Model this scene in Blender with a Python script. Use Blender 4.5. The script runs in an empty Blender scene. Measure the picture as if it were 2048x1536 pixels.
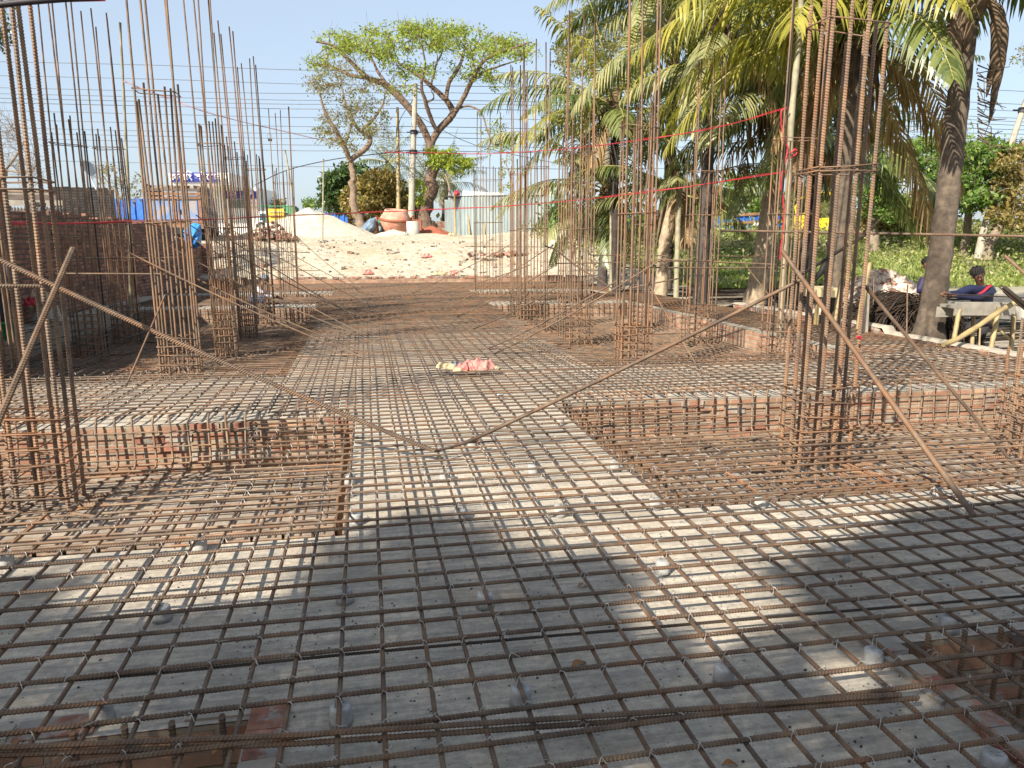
import bpy, math, random
import numpy as np
from mathutils import Vector, Matrix
random.seed(7); rng = np.random.default_rng(7)
R = math.radians
scene = bpy.context.scene
COL = scene.collection
# ------------------------------------------------------------------ camera
H = 1.5; F = 1490.0
PITCH = R(10.68); YAW = R(10.973)
cd = bpy.data.cameras.new('camera'); cam = bpy.data.objects.new('camera', cd); COL.objects.link(cam)
cd.sensor_width = 36; cd.lens = F/2048*36; cd.clip_start = .05; cd.clip_end = 3000
cam.location = (0, 0, H); cam.rotation_euler = (math.pi/2-PITCH, 0, -YAW)
scene.camera = cam
# ------------------------------------------------------------------ light
SUN = Vector((-1.0, -.93, 1.0)).normalized()
w = bpy.data.worlds.new('World'); scene.world = w; w.use_nodes = True
nt = w.node_tree; bg = nt.nodes['Background']
sk = nt.nodes.new('ShaderNodeTexSky'); sk.sky_type = 'NISHITA'; sk.sun_disc = False
sk.sun_elevation = math.asin(SUN.z); sk.sun_rotation = math.atan2(SUN.x, SUN.y)
sk.air_density = 1.0; sk.dust_density = 2.2; sk.ozone_density = 1.6; sk.altitude = 0
mxs = nt.nodes.new('ShaderNodeMix'); mxs.data_type = 'RGBA'; mxs.inputs[0].default_value = .55; mxs.inputs[7].default_value = (3.3, 3.8, 4.4, 1)
nt.links.new(sk.outputs[0], mxs.inputs[6]); nt.links.new(mxs.outputs[2], bg.inputs[0]); bg.inputs[1].default_value = .098
sl = bpy.data.lights.new('sun', 'SUN'); sl.energy = 5.0; sl.angle = R(.53); sl.color = (1, .91, .77)
so = bpy.data.objects.new('sun', sl); COL.objects.link(so)
so.rotation_euler = SUN.to_track_quat('Z', 'Y').to_euler(); so.location = (0, 0, 20)
scene.view_settings.view_transform = 'Standard'; scene.view_settings.look = 'None'
scene.view_settings.exposure = 1.15; scene.view_settings.gamma = 1
scene.render.engine = 'CYCLES'
try:
    scene.cycles.max_bounces = 6; scene.cycles.transparent_max_bounces = 8
except Exception: pass
# ------------------------------------------------------------------ helpers
fw = Vector((math.sin(YAW)*math.cos(PITCH), math.cos(YAW)*math.cos(PITCH), -math.sin(PITCH)))
rt = Vector((math.cos(YAW), -math.sin(YAW), 0)); up = rt.cross(fw)
def ray(px, py): return fw + rt*((px-1024)/F) - up*((py-768)/F)
def at(px, py, D): return Vector((0, 0, H)) + ray(px, py)*D          # a point seen at px,py and D metres away
def onz(px, py, z=0.0):
    d = ray(px, py); return Vector((0, 0, H)) + d*((z-H)/d.z)
def ony(px, py, Y):
    d = ray(px, py); return Vector((0, 0, H)) + d*(Y/d.y)

def NM(name):
    m = bpy.data.materials.new(name); m.use_nodes = True
    t = m.node_tree; b = t.nodes['Principled BSDF']; return m, t, b
def ramp(t, fac, stops):
    r = t.nodes.new('ShaderNodeValToRGB'); e = r.color_ramp.elements
    while len(e) > 1: e.remove(e[-1])
    e[0].position = stops[0][0]; e[0].color = (*stops[0][1], 1)
    for p, c in stops[1:]:
        k = e.new(p); k.color = (*c, 1)
    t.links.new(fac, r.inputs[0]); return r.outputs[0]
def tex(t, kind, scale, detail=6, vec=None, stretch=None, rough=.6):
    tc = t.nodes.new('ShaderNodeTexCoord'); src = tc.outputs[vec or 'Object']
    if stretch:
        mp = t.nodes.new('ShaderNodeMapping'); mp.inputs['Scale'].default_value = stretch
        t.links.new(src, mp.inputs[0]); src = mp.outputs[0]
    if kind == 'noise':
        n = t.nodes.new('ShaderNodeTexNoise'); n.inputs['Scale'].default_value = scale
        n.inputs['Detail'].default_value = detail; n.inputs['Roughness'].default_value = rough
        t.links.new(src, n.inputs['Vector']); return n.outputs['Fac']
    if kind == 'voronoi':
        n = t.nodes.new('ShaderNodeTexVoronoi'); n.inputs['Scale'].default_value = scale
        t.links.new(src, n.inputs['Vector']); return n.outputs['Distance']
    if kind == 'wave':
        n = t.nodes.new('ShaderNodeTexWave'); n.inputs['Scale'].default_value = scale; n.inputs['Distortion'].default_value = 2
        n.inputs['Detail'].default_value = 3
        t.links.new(src, n.inputs['Vector']); return n.outputs['Fac']
def mixc(t, fac, a, b, mode='MIX'):
    m = t.nodes.new('ShaderNodeMix'); m.data_type = 'RGBA'; m.blend_type = mode
    for s, v in ((m.inputs[0], fac), (m.inputs[6], a), (m.inputs[7], b)):
        if hasattr(v, 'is_output'): t.links.new(v, s)
        elif isinstance(v, tuple): s.default_value = (*v, 1)
        else: s.default_value = v
    return m.outputs[2]
def bump(t, b, h, s=.3, d=.02):
    k = t.nodes.new('ShaderNodeBump'); k.inputs['Strength'].default_value = s; k.inputs['Distance'].default_value = d
    t.links.new(h, k.inputs['Height']); t.links.new(k.outputs[0], b.inputs['Normal'])
def island(t):
    g = t.nodes.new('ShaderNodeNewGeometry'); return g.outputs['Random Per Island']
def objrand(t):
    g = t.nodes.new('ShaderNodeObjectInfo'); return g.outputs['Random']
def simple(name, c1, c2=None, scale=8, rough=.8, metal=0, bmp=.2, isl=0, bd=.01, stretch=None):
    m, t, b = NM(name); c2 = c2 or tuple(x*.6 for x in c1)
    n = tex(t, 'noise', scale, stretch=stretch); c = ramp(t, n, [(.35, c2), (.65, c1)])
    if isl:
        mr = t.nodes.new('ShaderNodeMapRange'); mr.inputs[3].default_value = 1-isl; mr.inputs[4].default_value = 1+isl*.7
        t.links.new(island(t), mr.inputs[0])
        c = mixc(t, 1.0, c, mr.outputs[0], 'MULTIPLY')
    t.links.new(c, b.inputs['Base Color']); b.inputs['Roughness'].default_value = rough; b.inputs['Metallic'].default_value = metal
    if bmp: bump(t, b, n, bmp, bd)
    return m
def leafm(name, stops, trans=.35, rough=.5, spec=.4):
    m, t, b = NM(name)
    c = ramp(t, island(t), stops)
    t.links.new(c, b.inputs['Base Color']); b.inputs['Roughness'].default_value = rough
    b.inputs['Specular IOR Level'].default_value = spec
    tr = t.nodes.new('ShaderNodeBsdfTranslucent'); mx = t.nodes.new('ShaderNodeMixShader'); mx.inputs[0].default_value = trans
    c2 = mixc(t, 1.0, c, (1.25, 1.3, .6), 'MULTIPLY')
    t.links.new(c2, tr.inputs[0]); t.links.new(b.outputs[0], mx.inputs[1]); t.links.new(tr.outputs[0], mx.inputs[2])
    t.links.new(mx.outputs[0], t.nodes['Material Output'].inputs[0]); return m

M = {}
# rusty reinforcement steel: mill-scale grey, brown rust, dusty tan patches
def rebar_mat(name, dark=1.0, orange=.3, dust=.5):
    m, t, b = NM(name)
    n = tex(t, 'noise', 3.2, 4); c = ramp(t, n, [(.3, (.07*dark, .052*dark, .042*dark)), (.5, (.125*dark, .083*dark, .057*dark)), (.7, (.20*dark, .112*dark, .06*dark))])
    n2 = tex(t, 'noise', 11, 5); f = ramp(t, n2, [(.45, (0, 0, 0)), (.7, (dust, dust, dust))])
    c = mixc(t, f, c, (.24*dark, .195*dark, .14*dark))
    g = ramp(t, island(t), [(0, (.62, .62, .64)), (.45, (.95, .95, .95)), (.85, (1.2, 1.1, 1.0)), (1, (1.45, 1.05, .78))])
    c = mixc(t, 1.0, c, g, 'MULTIPLY')
    n3 = tex(t, 'noise', 1.1, 2); f3 = ramp(t, n3, [(.52, (0, 0, 0)), (.68, (orange, orange, orange))])
    c = mixc(t, f3, c, (.24*dark, .105*dark, .045*dark))
    t.links.new(c, b.inputs['Base Color']); b.inputs['Roughness'].default_value = .62; b.inputs['Specular IOR Level'].default_value = .35
    bump(t, b, tex(t, 'noise', 220, 2), .35, .002); return m
M['bar'] = rebar_mat('rebar_weathered', .82, .3, .5); M['barn'] = rebar_mat('rebar_near', .58, .22, .6); M['rust'] = rebar_mat('rebar_orange_rust', 1.05, .75, .25)
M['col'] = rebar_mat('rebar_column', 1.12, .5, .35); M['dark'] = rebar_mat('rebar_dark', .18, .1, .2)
M['pit'] = rebar_mat('rebar_pit', 1.0, .45, .7)
M['tie'] = simple('tie_wire_zinc', (.5, .48, .45), (.25, .22, .2), 40, .4, .6, 0)
# blinding concrete with trowel streaks and dirt specks
def concrete(name, base, specks=True):
    m, t, b = NM(name)
    n = tex(t, 'noise', 1.3, 8); c = ramp(t, n, [(.3, tuple(x*.72 for x in base)), (.55, base), (.75, tuple(min(1, x*1.16) for x in base))])
    n2 = tex(t, 'noise', 9, 8, stretch=(.35, 3.2, 1), rough=.7); s = ramp(t, n2, [(.35, (.60, .61, .64)), (.6, (1.08, 1.06, 1.03))])
    c = mixc(t, 1.0, c, s, 'MULTIPLY')
    n4 = tex(t, 'noise', 34, 6, rough=.75); c = mixc(t, 1.0, c, ramp(t, n4, [(.36, (.72, .72, .72)), (.62, (1.08, 1.08, 1.08))]), 'MULTIPLY')
    n5 = tex(t, 'noise', 1.9, 4); c = mixc(t, ramp(t, n5, [(.55, (0, 0, 0)), (.72, (.45, .45, .45))]), c, (.36, .27, .17))
    if specks:
        v = tex(t, 'voronoi', 30); k = tex(t, 'noise', 3.5, 3)
        vm = t.nodes.new('ShaderNodeMath'); vm.operation = 'ADD'; t.links.new(v, vm.inputs[0])
        f = ramp(t, k, [(.4, (.13, .13, .13)), (.65, (0, 0, 0))]); t.links.new(f, vm.inputs[1])
        sp = ramp(t, vm.outputs[0], [(.14, (1, 1, 1)), (.19, (0, 0, 0))])
        n9 = tex(t, 'noise', 95, 3); c = mixc(t, ramp(t, n9, [(.66, (0, 0, 0)), (.72, (.7, .7, .7))]), c, (.10, .09, .075))
        n8 = tex(t, 'noise', 5, 7, rough=.7); c = mixc(t, ramp(t, n8, [(.40, (.5, .5, .5)), (.44, (0, 0, 0))]), c, (.25, .23, .20))
        c = mixc(t, sp, c, (.035, .03, .025))
    t.links.new(c, b.inputs['Base Color']); b.inputs['Roughness'].default_value = .88
    ad = t.nodes.new('ShaderNodeMath'); ad.operation = 'ADD'; t.links.new(n2, ad.inputs[0]); t.links.new(n4, ad.inputs[1])
    bump(t, b, ad.outputs[0], .55, .006); return m
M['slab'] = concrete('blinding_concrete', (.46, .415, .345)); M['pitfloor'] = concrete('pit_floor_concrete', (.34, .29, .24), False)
M['cover'] = simple('mortar_cover_block', (.36, .36, .35), (.25, .25, .25), 30, .85, 0, .4)
M['cement'] = simple('cement_board', (.27, .25, .21), (.17, .155, .13), 6, .9, 0, .4)
def brickm(name, cols, mortar, sx=.25, sy=.075, ms=.012):
    m, t, b = NM(name); tc = t.nodes.new('ShaderNodeTexCoord'); bt = t.nodes.new('ShaderNodeTexBrick')
    nz = t.nodes.new('ShaderNodeTexNoise'); nz.inputs['Scale'].default_value = 7; t.links.new(tc.outputs['UV'], nz.inputs['Vector'])
    mv = t.nodes.new('ShaderNodeVectorMath'); mv.operation = 'MULTIPLY_ADD'; t.links.new(nz.outputs['Color'], mv.inputs[0])
    mv.inputs[1].default_value = (.03, .02, 0); t.links.new(tc.outputs['UV'], mv.inputs[2]); t.links.new(mv.outputs[0], bt.inputs['Vector'])
    bt.inputs['Scale'].default_value = 1; bt.inputs['Brick Width'].default_value = sx; bt.inputs['Row Height'].default_value = sy
    bt.inputs['Mortar Size'].default_value = ms; bt.inputs['Mortar Smooth'].default_value = .3; bt.inputs['Bias'].default_value = 0
    bt.inputs['Color1'].default_value = (*cols[0], 1); bt.inputs['Color2'].default_value = (*cols[1], 1); bt.inputs['Mortar'].default_value = (*mortar, 1)
    n = tex(t, 'noise', 5, 8); c = mixc(t, 1.0, bt.outputs['Color'], ramp(t, n, [(.3, (.55, .52, .5)), (.7, (1.25, 1.2, 1.15))]), 'MULTIPLY')
    t.links.new(c, b.inputs['Base Color']); b.inputs['Roughness'].default_value = .9
    inv = t.nodes.new('ShaderNodeMath'); inv.operation = 'SUBTRACT'; inv.inputs[0].default_value = 1; t.links.new(bt.outputs['Fac'], inv.inputs[1])
    ad = t.nodes.new('ShaderNodeMath'); ad.operation = 'MULTIPLY_ADD'; t.links.new(n, ad.inputs[0]); ad.inputs[1].default_value = .6; t.links.new(inv.outputs[0], ad.inputs[2])
    bump(t, b, ad.outputs[0], .9, .02); return m
M['brickpit'] = brickm('pit_brick', ((.30, .145, .095), (.37, .25, .17)), (.30, .26, .205))
M['brickwall'] = brickm('old_brick', ((.22, .085, .06), (.42, .21, .14)), (.13, .11, .09), .26, .088, .018)
M['brickdark'] = brickm('sooty_brick', ((.06, .055, .055), (.085, .078, .075)), (.03, .028, .027), .25, .085, .012)
def loosebrick():
    m, t, b = NM('loose_brick'); n = tex(t, 'noise', 17, 8, rough=.7); n2 = tex(t, 'noise', 6, 6, rough=.7)
    c = ramp(t, n, [(.3, (.13, .06, .045)), (.5, (.26, .11, .07)), (.7, (.36, .19, .12))])
    c = mixc(t, ramp(t, n2, [(.47, (0, 0, 0)), (.56, (1, 1, 1))]), c, (.27, .25, .215))
    mr = t.nodes.new('ShaderNodeMapRange'); mr.inputs[3].default_value = .6; mr.inputs[4].default_value = 1.25; t.links.new(island(t), mr.inputs[0])
    c = mixc(t, 1.0, c, mr.outputs[0], 'MULTIPLY'); t.links.new(c, b.inputs['Base Color']); b.inputs['Roughness'].default_value = .92; bump(t, b, n, .8, .01); return m
M['brick'] = loosebrick()
M['lime'] = simple('mortar_cap', (.36, .32, .26), (.25, .22, .18), 9, .92, 0, .5)
M['sand'] = simple('white_sand', (.50, .45, .36), (.36, .32, .25), 3, .95, 0, .6, 0, .08)
M['bamboo'] = simple('bamboo_cane', (.33, .25, .115), (.21, .16, .08), 5, .55, 0, .1, .1)
M['bamboogrey'] = simple('weathered_bamboo', (.29, .26, .17), (.18, .16, .11), 6, .7, 0, .2)
M['wood'] = simple('raw_timber', (.27, .14, .075), (.15, .08, .045), 5, .75, 0, .3, .2)
M['plank'] = simple('grey_planks', (.13, .10, .085), (.07, .055, .05), 5, .8, 0, .3, .2)
M['bark'] = simple('tree_bark', (.17, .11, .075), (.08, .055, .042), 5, .95, 0, .9, 0, .04)
M['sparsebark'] = simple('grey_brown_bark', (.22, .16, .11), (.12, .085, .06), 6, .95, 0, .8, 0, .03)
M['palebark'] = simple('pale_bark', (.24, .19, .14), (.14, .11, .08), 6, .95, 0, .8, 0, .03)
def palmbark(name, a, c):
    m, t, b = NM(name)
    wv = tex(t, 'wave', 2.6, stretch=(.15, .15, 1)); n = tex(t, 'noise', 9, 8)
    cc = ramp(t, n, [(.35, c), (.65, a)]); cc = mixc(t, 1.0, cc, ramp(t, wv, [(.05, (.6, .58, .56)), (.35, (1, 1, 1))]), 'MULTIPLY')
    t.links.new(cc, b.inputs['Base Color']); b.inputs['Roughness'].default_value = .95
    ad = t.nodes.new('ShaderNodeMath'); ad.operation = 'ADD'; t.links.new(n, ad.inputs[0]); t.links.new(wv, ad.inputs[1])
    bump(t, b, ad.outputs[0], .8, .02); return m
M['palmbark'] = palmbark('coconut_trunk', (.12, .092, .066), (.05, .038, .03)); M['palmpale'] = palmbark('pale_coconut_trunk', (.37, .29, .20), (.21, .16, .11))
M['palmdark'] = palmbark('dark_coconut_trunk', (.075, .06, .05), (.03, .025, .022))
G = lambda *a: list(a)
M['frond'] = leafm('palm_leaf', [(0, (.05, .08, .02)), (.5, (.11, .14, .035)), (1, (.20, .21, .07))], .3, .38, .6)
M['frondy'] = leafm('yellow_palm_leaf', [(0, (.14, .15, .025)), (.6, (.27, .26, .045)), (1, (.40, .35, .07))], .4, .4, .5)
M['frondp'] = leafm('pale_palm_leaf', [(0, (.15, .17, .07)), (.6, (.27, .27, .12)), (1, (.36, .34, .17))], .3, .35, .6)
M['frondd'] = leafm('dry_palm_leaf', [(0, (.16, .10, .05)), (.6, (.32, .22, .11)), (1, (.42, .31, .17))], .25, .7, .2)
M['rachis'] = simple('palm_rachis', (.30, .28, .08), (.2, .17, .06), 6, .6, 0, .1)
M['fibre'] = simple('palm_sheath', (.16, .11, .07), (.07, .05, .035), 9, .95, 0, .6)
M['leafl'] = leafm('light_green_leaf', [(0, (.13, .19, .02)), (.6, (.25, .32, .04)), (1, (.36, .38, .06))], .45)
M['leafs'] = leafm('olive_sparse_leaf', [(0, (.10, .12, .035)), (.6, (.17, .19, .05)), (1, (.24, .17, .07))], .35)
M['leafd'] = leafm('dark_green_leaf', [(0, (.018, .045, .012)), (.6, (.045, .085, .02)), (1, (.08, .12, .035))], .2, .4, .5)
M['leafb'] = leafm('brown_olive_leaf', [(0, (.09, .09, .02)), (.5, (.20, .16, .04)), (1, (.30, .21, .08))], .3)
M['leafg'] = leafm('shrub_leaf', [(0, (.05, .10, .015)), (.6, (.10, .18, .03)), (1, (.20, .27, .06))], .35)
M['leafdust'] = leafm('dusty_shrub_leaf', [(0, (.10, .11, .05)), (.6, (.19, .18, .09)), (1, (.30, .25, .15))], .25)
M['leafdry'] = simple('fallen_leaf', (.36, .17, .04), (.22, .09, .03), 20, .7, 0, .1)
M['grass'] = leafm('grass_blade', [(0, (.10, .14, .03)), (.6, (.20, .25, .06)), (1, (.34, .33, .13))], .3)
M['blue'] = simple('blue_truck_paint', (.02, .13, .50), (.012, .08, .34), 3, .45, 0, .1)
M['bluedk'] = simple('dark_blue_panel', (.012, .04, .16), (.01, .025, .10), 3, .5, 0, .1)
M['blueworn'] = simple('worn_blue_door', (.05, .20, .52), (.30, .26, .22), 2.3, .55, 0, .1)
M['bluetarp'] = simple('blue_tarpaulin', (.02, .16, .5), (.04, .24, .6), 5, .45, 0, .8, 0, .05)
M['greytarp'] = simple('grey_blue_tarpaulin', (.16, .22, .29), (.08, .12, .17), 4, .6, 0, .8, 0, .05)
M['yellow'] = simple('yellow_paint', (.75, .52, .02), (.62, .42, .02), 3, .45, 0, .05)
M['green'] = simple('green_canvas', (.02, .22, .08), (.015, .15, .06), 3, .6, 0, .1)
M['white'] = simple('white_render', (.72, .76, .76), (.62, .67, .68), 1.2, .7, 0, .05)
M['purewhite'] = simple('white_paint', (.80, .80, .78), (.70, .70, .70), 2, .6, 0, .05)
M['glass'] = simple('teal_glass', (.04, .13, .14), (.03, .10, .11), 2, .12, 0, 0)
M['signblue'] = simple('sign_blue', (.02, .035, .28), (.015, .03, .22), 2, .5, 0, 0)
M['tin'] = simple('galvanised_tin', (.26, .31, .31), (.17, .21, .22), 2.5, .5, .2, .1, 0, .02, (1, 1, .25))
M['tinold'] = simple('old_roof_tin', (.30, .27, .23), (.16, .13, .11), 4, .7, .2, .2)
M['mixer'] = simple('mixer_red_paint', (.42, .17, .11), (.50, .30, .22), 3, .75, 0, .3)
M['mixdk'] = simple('mixer_frame_red', (.30, .085, .04), (.2, .06, .03), 6, .7, 0, .1)
M['pipe'] = simple('concrete_pipe', (.40, .38, .33), (.30, .28, .25), 4, .9, 0, .3)
M['pole'] = simple('concrete_pole', (.34, .31, .25), (.24, .22, .18), 5, .9, 0, .2)
M['cable'] = simple('black_cable', (.02, .02, .025), (.015, .012, .02), 5, .6, 0, 0)
M['wire'] = simple('line_wire', (.10, .11, .13), (.08, .09, .10), 5, .6, 0, 0)
M['red'] = simple('red_ribbon', (.42, .02, .03), (.28, .012, .025), 6, .5, 0, .1)
M['pinkbag'] = simple('faded_pink_sack', (.50, .13, .12), (.52, .26, .21), 7, .85, 0, .6, 0, .02)
M['cream'] = simple('cream_sack', (.46, .38, .22), (.34, .28, .19), 9, .9, 0, .4)
M['grit'] = simple('dark_grit', (.07, .07, .075), (.03, .03, .03), 30, .9, 0, .4)
M['chips'] = simple('red_brick_chips', (.35, .10, .05), (.20, .06, .035), 14, .95, 0, .9, .3, .03)
M['rubble'] = simple('pale_rubble', (.70, .60, .50), (.52, .38, .31), 3, .95, 0, .4, .35)
M['skin'] = simple('brown_skin', (.13, .065, .04), (.10, .05, .03), 6, .55, 0, 0)
M['hair'] = simple('black_hair', (.008, .007, .007), (.005, .005, .005), 20, .9, 0, 0)
M['navy'] = simple('navy_jersey', (.010, .014, .055), (.006, .008, .035), 6, .7, 0, .2)
M['purple'] = simple('purple_jersey', (.025, .013, .07), (.01, .012, .05), 3, .7, 0, .2)
M['darkcloth'] = simple('dark_trousers', (.02, .018, .022), (.015, .013, .016), 6, .85, 0, .2)
M['khaki'] = simple('khaki_trousers', (.33, .28, .20), (.24, .2, .14), 6, .85, 0, .2)
M['check'] = simple('checked_shirt', (.55, .50, .52), (.35, .30, .36), 30, .8, 0, .2)
M['denim'] = simple('denim', (.03, .08, .20), (.02, .05, .13), 8, .85, 0, .2)
M['black'] = simple('matt_black', (.015, .015, .015), (.01, .01, .01), 5, .6, 0, 0)
M['dish'] = simple('grey_dish', (.38, .41, .42), (.32, .35, .36), 3, .5, 0, 0)
M['tyre'] = simple('tyre_rubber', (.025, .025, .025), (.015, .015, .015), 9, .85, 0, 0)

class MB:
    def __init__(s): s.v = []; s.f = []; s.m = []; s.n = 0; s.uv = []; s.mats = []; s.smooth = []
    def mi(s, m):
        if m not in s.mats: s.mats.append(m)
        return s.mats.index(m)
    def add(s, V, Fc, m, uv=None, sm=True):
        V = np.asarray(V, float).reshape(-1, 3); Fc = np.asarray(Fc, int)
        s.v.append(V); s.f.append(Fc+s.n); s.n += len(V); s.m.append(np.full(len(Fc), s.mi(m)))
        s.uv.append(np.zeros((Fc.size, 2)) if uv is None else np.asarray(uv, float).reshape(-1, 2)); s.smooth.append(np.full(len(Fc), sm))
    def box(s, c, size, m, rot=None, jit=0, taper=None):
        c = np.array(c, float); h = np.array(size, float)/2
        P = np.array([[x, y, z] for z in (-1, 1) for y in (-1, 1) for x in (-1, 1)], float)*h
        if taper: P[4:, :2] *= taper
        if jit: P += rng.uniform(-jit, jit, P.shape)
        fs = [[0, 2, 3, 1], [4, 5, 7, 6], [0, 1, 5, 4], [3, 2, 6, 7], [1, 3, 7, 5], [2, 0, 4, 6]]
        uv = []
        for k, f in enumerate(fs):
            ax = [(0, 1), (0, 1), (0, 2), (0, 2), (1, 2), (1, 2)][k]
            for i in f: uv.append((P[i]+c)[list(ax)] if rot is None else P[i][list(ax)])
        if rot is not None:
            Rm = np.array(rot if not isinstance(rot, (int, float)) else Matrix.Rotation(rot, 3, 'Z')); P = P@Rm.T
        s.add(P+c, fs, m, uv, False)
    def tube(s, pts, r, m, n=6, ribs=0, cap=True, r2=None, flat=None):
        P = np.array([tuple(p) for p in pts], float)
        if ribs:
            seg = np.linalg.norm(np.diff(P, axis=0), axis=1); cs = np.concatenate([[0], np.cumsum(seg)]); L = cs[-1]
            k = max(8, int(L/(ribs/4))); tt = np.linspace(0, L, k+1)
            P = np.stack([np.interp(tt, cs, P[:, i]) for i in range(3)], 1)
        N = len(P)
        T = np.gradient(P, axis=0); T /= np.linalg.norm(T, axis=1)[:, None]+1e-12
        ref = np.array([0, 0, 1.]) if abs(T[:, 2]).mean() < .8 else np.array([0, 1., 0])
        A = np.cross(T, ref); A /= np.linalg.norm(A, axis=1)[:, None]+1e-12; B = np.cross(A, T)
        if hasattr(r, '__len__'): rr = np.interp(np.linspace(0, 1, N), np.linspace(0, 1, len(r)), r); r = r[0]
        else: rr = np.full(N, float(r)) if r2 is None else np.linspace(r, r2, N)
        if ribs: rr = rr*np.where(np.arange(N) % 4 < 2, .91, 1.11)
        an = np.arange(n)*2*math.pi/n
        V = P[:, None, :] + rr[:, None, None]*(np.cos(an)[None, :, None]*A[:, None, :]+np.sin(an)[None, :, None]*B[:, None, :])
        if ribs: V += (np.sin(an)*r*.55)[None, :, None]*T[:, None, :]
        i = np.arange(N-1)[:, None]*n; j = np.arange(n)[None, :]; j2 = (j+1) % n
        Fq = np.stack([i+j, i+j2, i+n+j2, i+n+j], -1).reshape(-1, 4)
        s.add(V.reshape(-1, 3), Fq, m, None, not ribs)
        if cap:
            for e, o in ((0, -1), (N-1, 1)):
                ring = [e*n+q for q in range(n)]
                if o > 0: ring = ring[::-1]
                base = s.n-len(V.reshape(-1, 3))
                tri = [[base+ring[0], base+ring[q], base+ring[q+1]] for q in range(1, n-1)]
                Fa = np.array(tri, int); s.f.append(Fa); s.m.append(np.full(len(Fa), s.mi(m))); s.uv.append(np.zeros((Fa.size, 2))); s.smooth.append(np.full(len(Fa), False))
    def cyl(s, p0, p1, r, m, n=12, r2=None): s.tube([p0, p1], r, m, n, r2=r2)
    def grid(s, fn, nu, nv, m, sm=True):
        V = [fn(u/(nu-1), v/(nv-1)) for v in range(nv) for u in range(nu)]
        Fq = [[v*nu+u, v*nu+u+1, (v+1)*nu+u+1, (v+1)*nu+u] for v in range(nv-1) for u in range(nu-1)]
        uv = [[(a % nu), (a//nu)] for f in Fq for a in f]
        s.add([tuple(p) for p in V], Fq, m, uv, sm)
    def lathe(s, c, prof, m, n=16, axis=None):
        V = []
        for r, z in prof:
            for k in range(n):
                a = 2*math.pi*k/n; V.append([r*math.cos(a), r*math.sin(a), z])
        V = np.array(V)
        if axis is not None: V = V@np.array(Vector((0, 0, 1)).rotation_difference(Vector(axis)).to_matrix()).T
        Fq = [[i*n+k, i*n+(k+1) % n, (i+1)*n+(k+1) % n, (i+1)*n+k] for i in range(len(prof)-1) for k in range(n)]
        s.add(V+np.array(tuple(c)), Fq, m)
    def leaves(s, C, size, m, asp=.45, down=0.0, nrm=None):
        C = np.asarray(C, float).reshape(-1, 3); N = len(C)
        d = rng.normal(size=(N, 3)); d[:, 2] -= down; d /= np.linalg.norm(d, axis=1)[:, None]
        q = rng.normal(size=(N, 3)); sd = np.cross(d, q); sd /= np.linalg.norm(sd, axis=1)[:, None]
        sz = size*rng.uniform(.6, 1.3, (N, 1))
        V = np.stack([C, C+d*sz*.5+sd*sz*asp*.5, C+d*sz, C+d*sz*.5-sd*sz*asp*.5], 1).reshape(-1, 3)
        s.add(V, np.arange(4*N).reshape(-1, 4), m, None, False)
    def build(s, name, parent=None, loc=None):
        me = bpy.data.meshes.new(name)
        if s.n:
            V = np.concatenate(s.v)
            if loc is not None: V = V-np.array(tuple(loc))
            lt = np.concatenate([np.full(len(f), f.shape[1]) for f in s.f]); li = np.concatenate([f.ravel() for f in s.f])
            ls = np.concatenate([[0], np.cumsum(lt)[:-1]])
            me.vertices.add(len(V)); me.vertices.foreach_set('co', V.ravel())
            me.loops.add(len(li)); me.loops.foreach_set('vertex_index', li.astype(np.int32))
            me.polygons.add(len(lt)); me.polygons.foreach_set('loop_start', ls.astype(np.int32)); me.polygons.foreach_set('loop_total', lt.astype(np.int32))
            me.polygons.foreach_set('material_index', np.concatenate(s.m).astype(np.int32))
            me.polygons.foreach_set('use_smooth', np.concatenate(s.smooth))
            u = me.uv_layers.new(name='UVMap'); u.data.foreach_set('uv', np.concatenate(s.uv).ravel().astype(np.float32))
            for k in s.mats: me.materials.append(k if not isinstance(k, str) else M[k])
            me.update(); me.validate()
        o = bpy.data.objects.new(name, me); COL.objects.link(o)
        if parent: o.parent = parent
        if loc is not None: o.location = loc
        return o
def tag(o, label=None, cat=None, group=None, kind=None):
    for k, v in (('label', label), ('category', cat), ('group', group), ('kind', kind)):
        if v: o[k] = v
    return o
def empty(name, loc=(0, 0, 0), label=None, cat=None, group=None):
    o = bpy.data.objects.new(name, None); o.location = loc; o.empty_display_size = .2; COL.objects.link(o)
    return tag(o, label, cat, group)
def part(mb, name, root, label=None, kind=None):                      # mesh built in world coordinates, parented to its thing
    o = mb.build(name, root)
    if root is not None:
        r = root
        off = Vector((0, 0, 0))
        while r is not None: off += r.location; r = r.parent
        o.location = -off
    if label: o['label'] = label
    if kind: o['kind'] = kind
    return o
def single(mb, name, label, cat, group=None, kind=None, base=None):
    o = mb.build(name, None, base); return tag(o, label, cat, group, kind)
def smooth(a, b, x):
    t = min(1, max(0, (x-a)/(b-a))); return t*t*(3-2*t)
def nz(x, y, s=1, seed=0):
    return (math.sin(x*1.7*s+seed)*math.cos(y*1.3*s+seed*2)+.5*math.sin(x*3.9*s+y*2.3*s+seed)+.25*math.sin(x*8.1*s-y*7.3*s+seed*3))/1.75
ORD = ['first', 'second', 'third', 'fourth', 'fifth', 'sixth', 'seventh', 'eighth', 'ninth', 'tenth', 'eleventh', 'twelfth', 'thirteenth', 'fourteenth', 'fifteenth']
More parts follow.
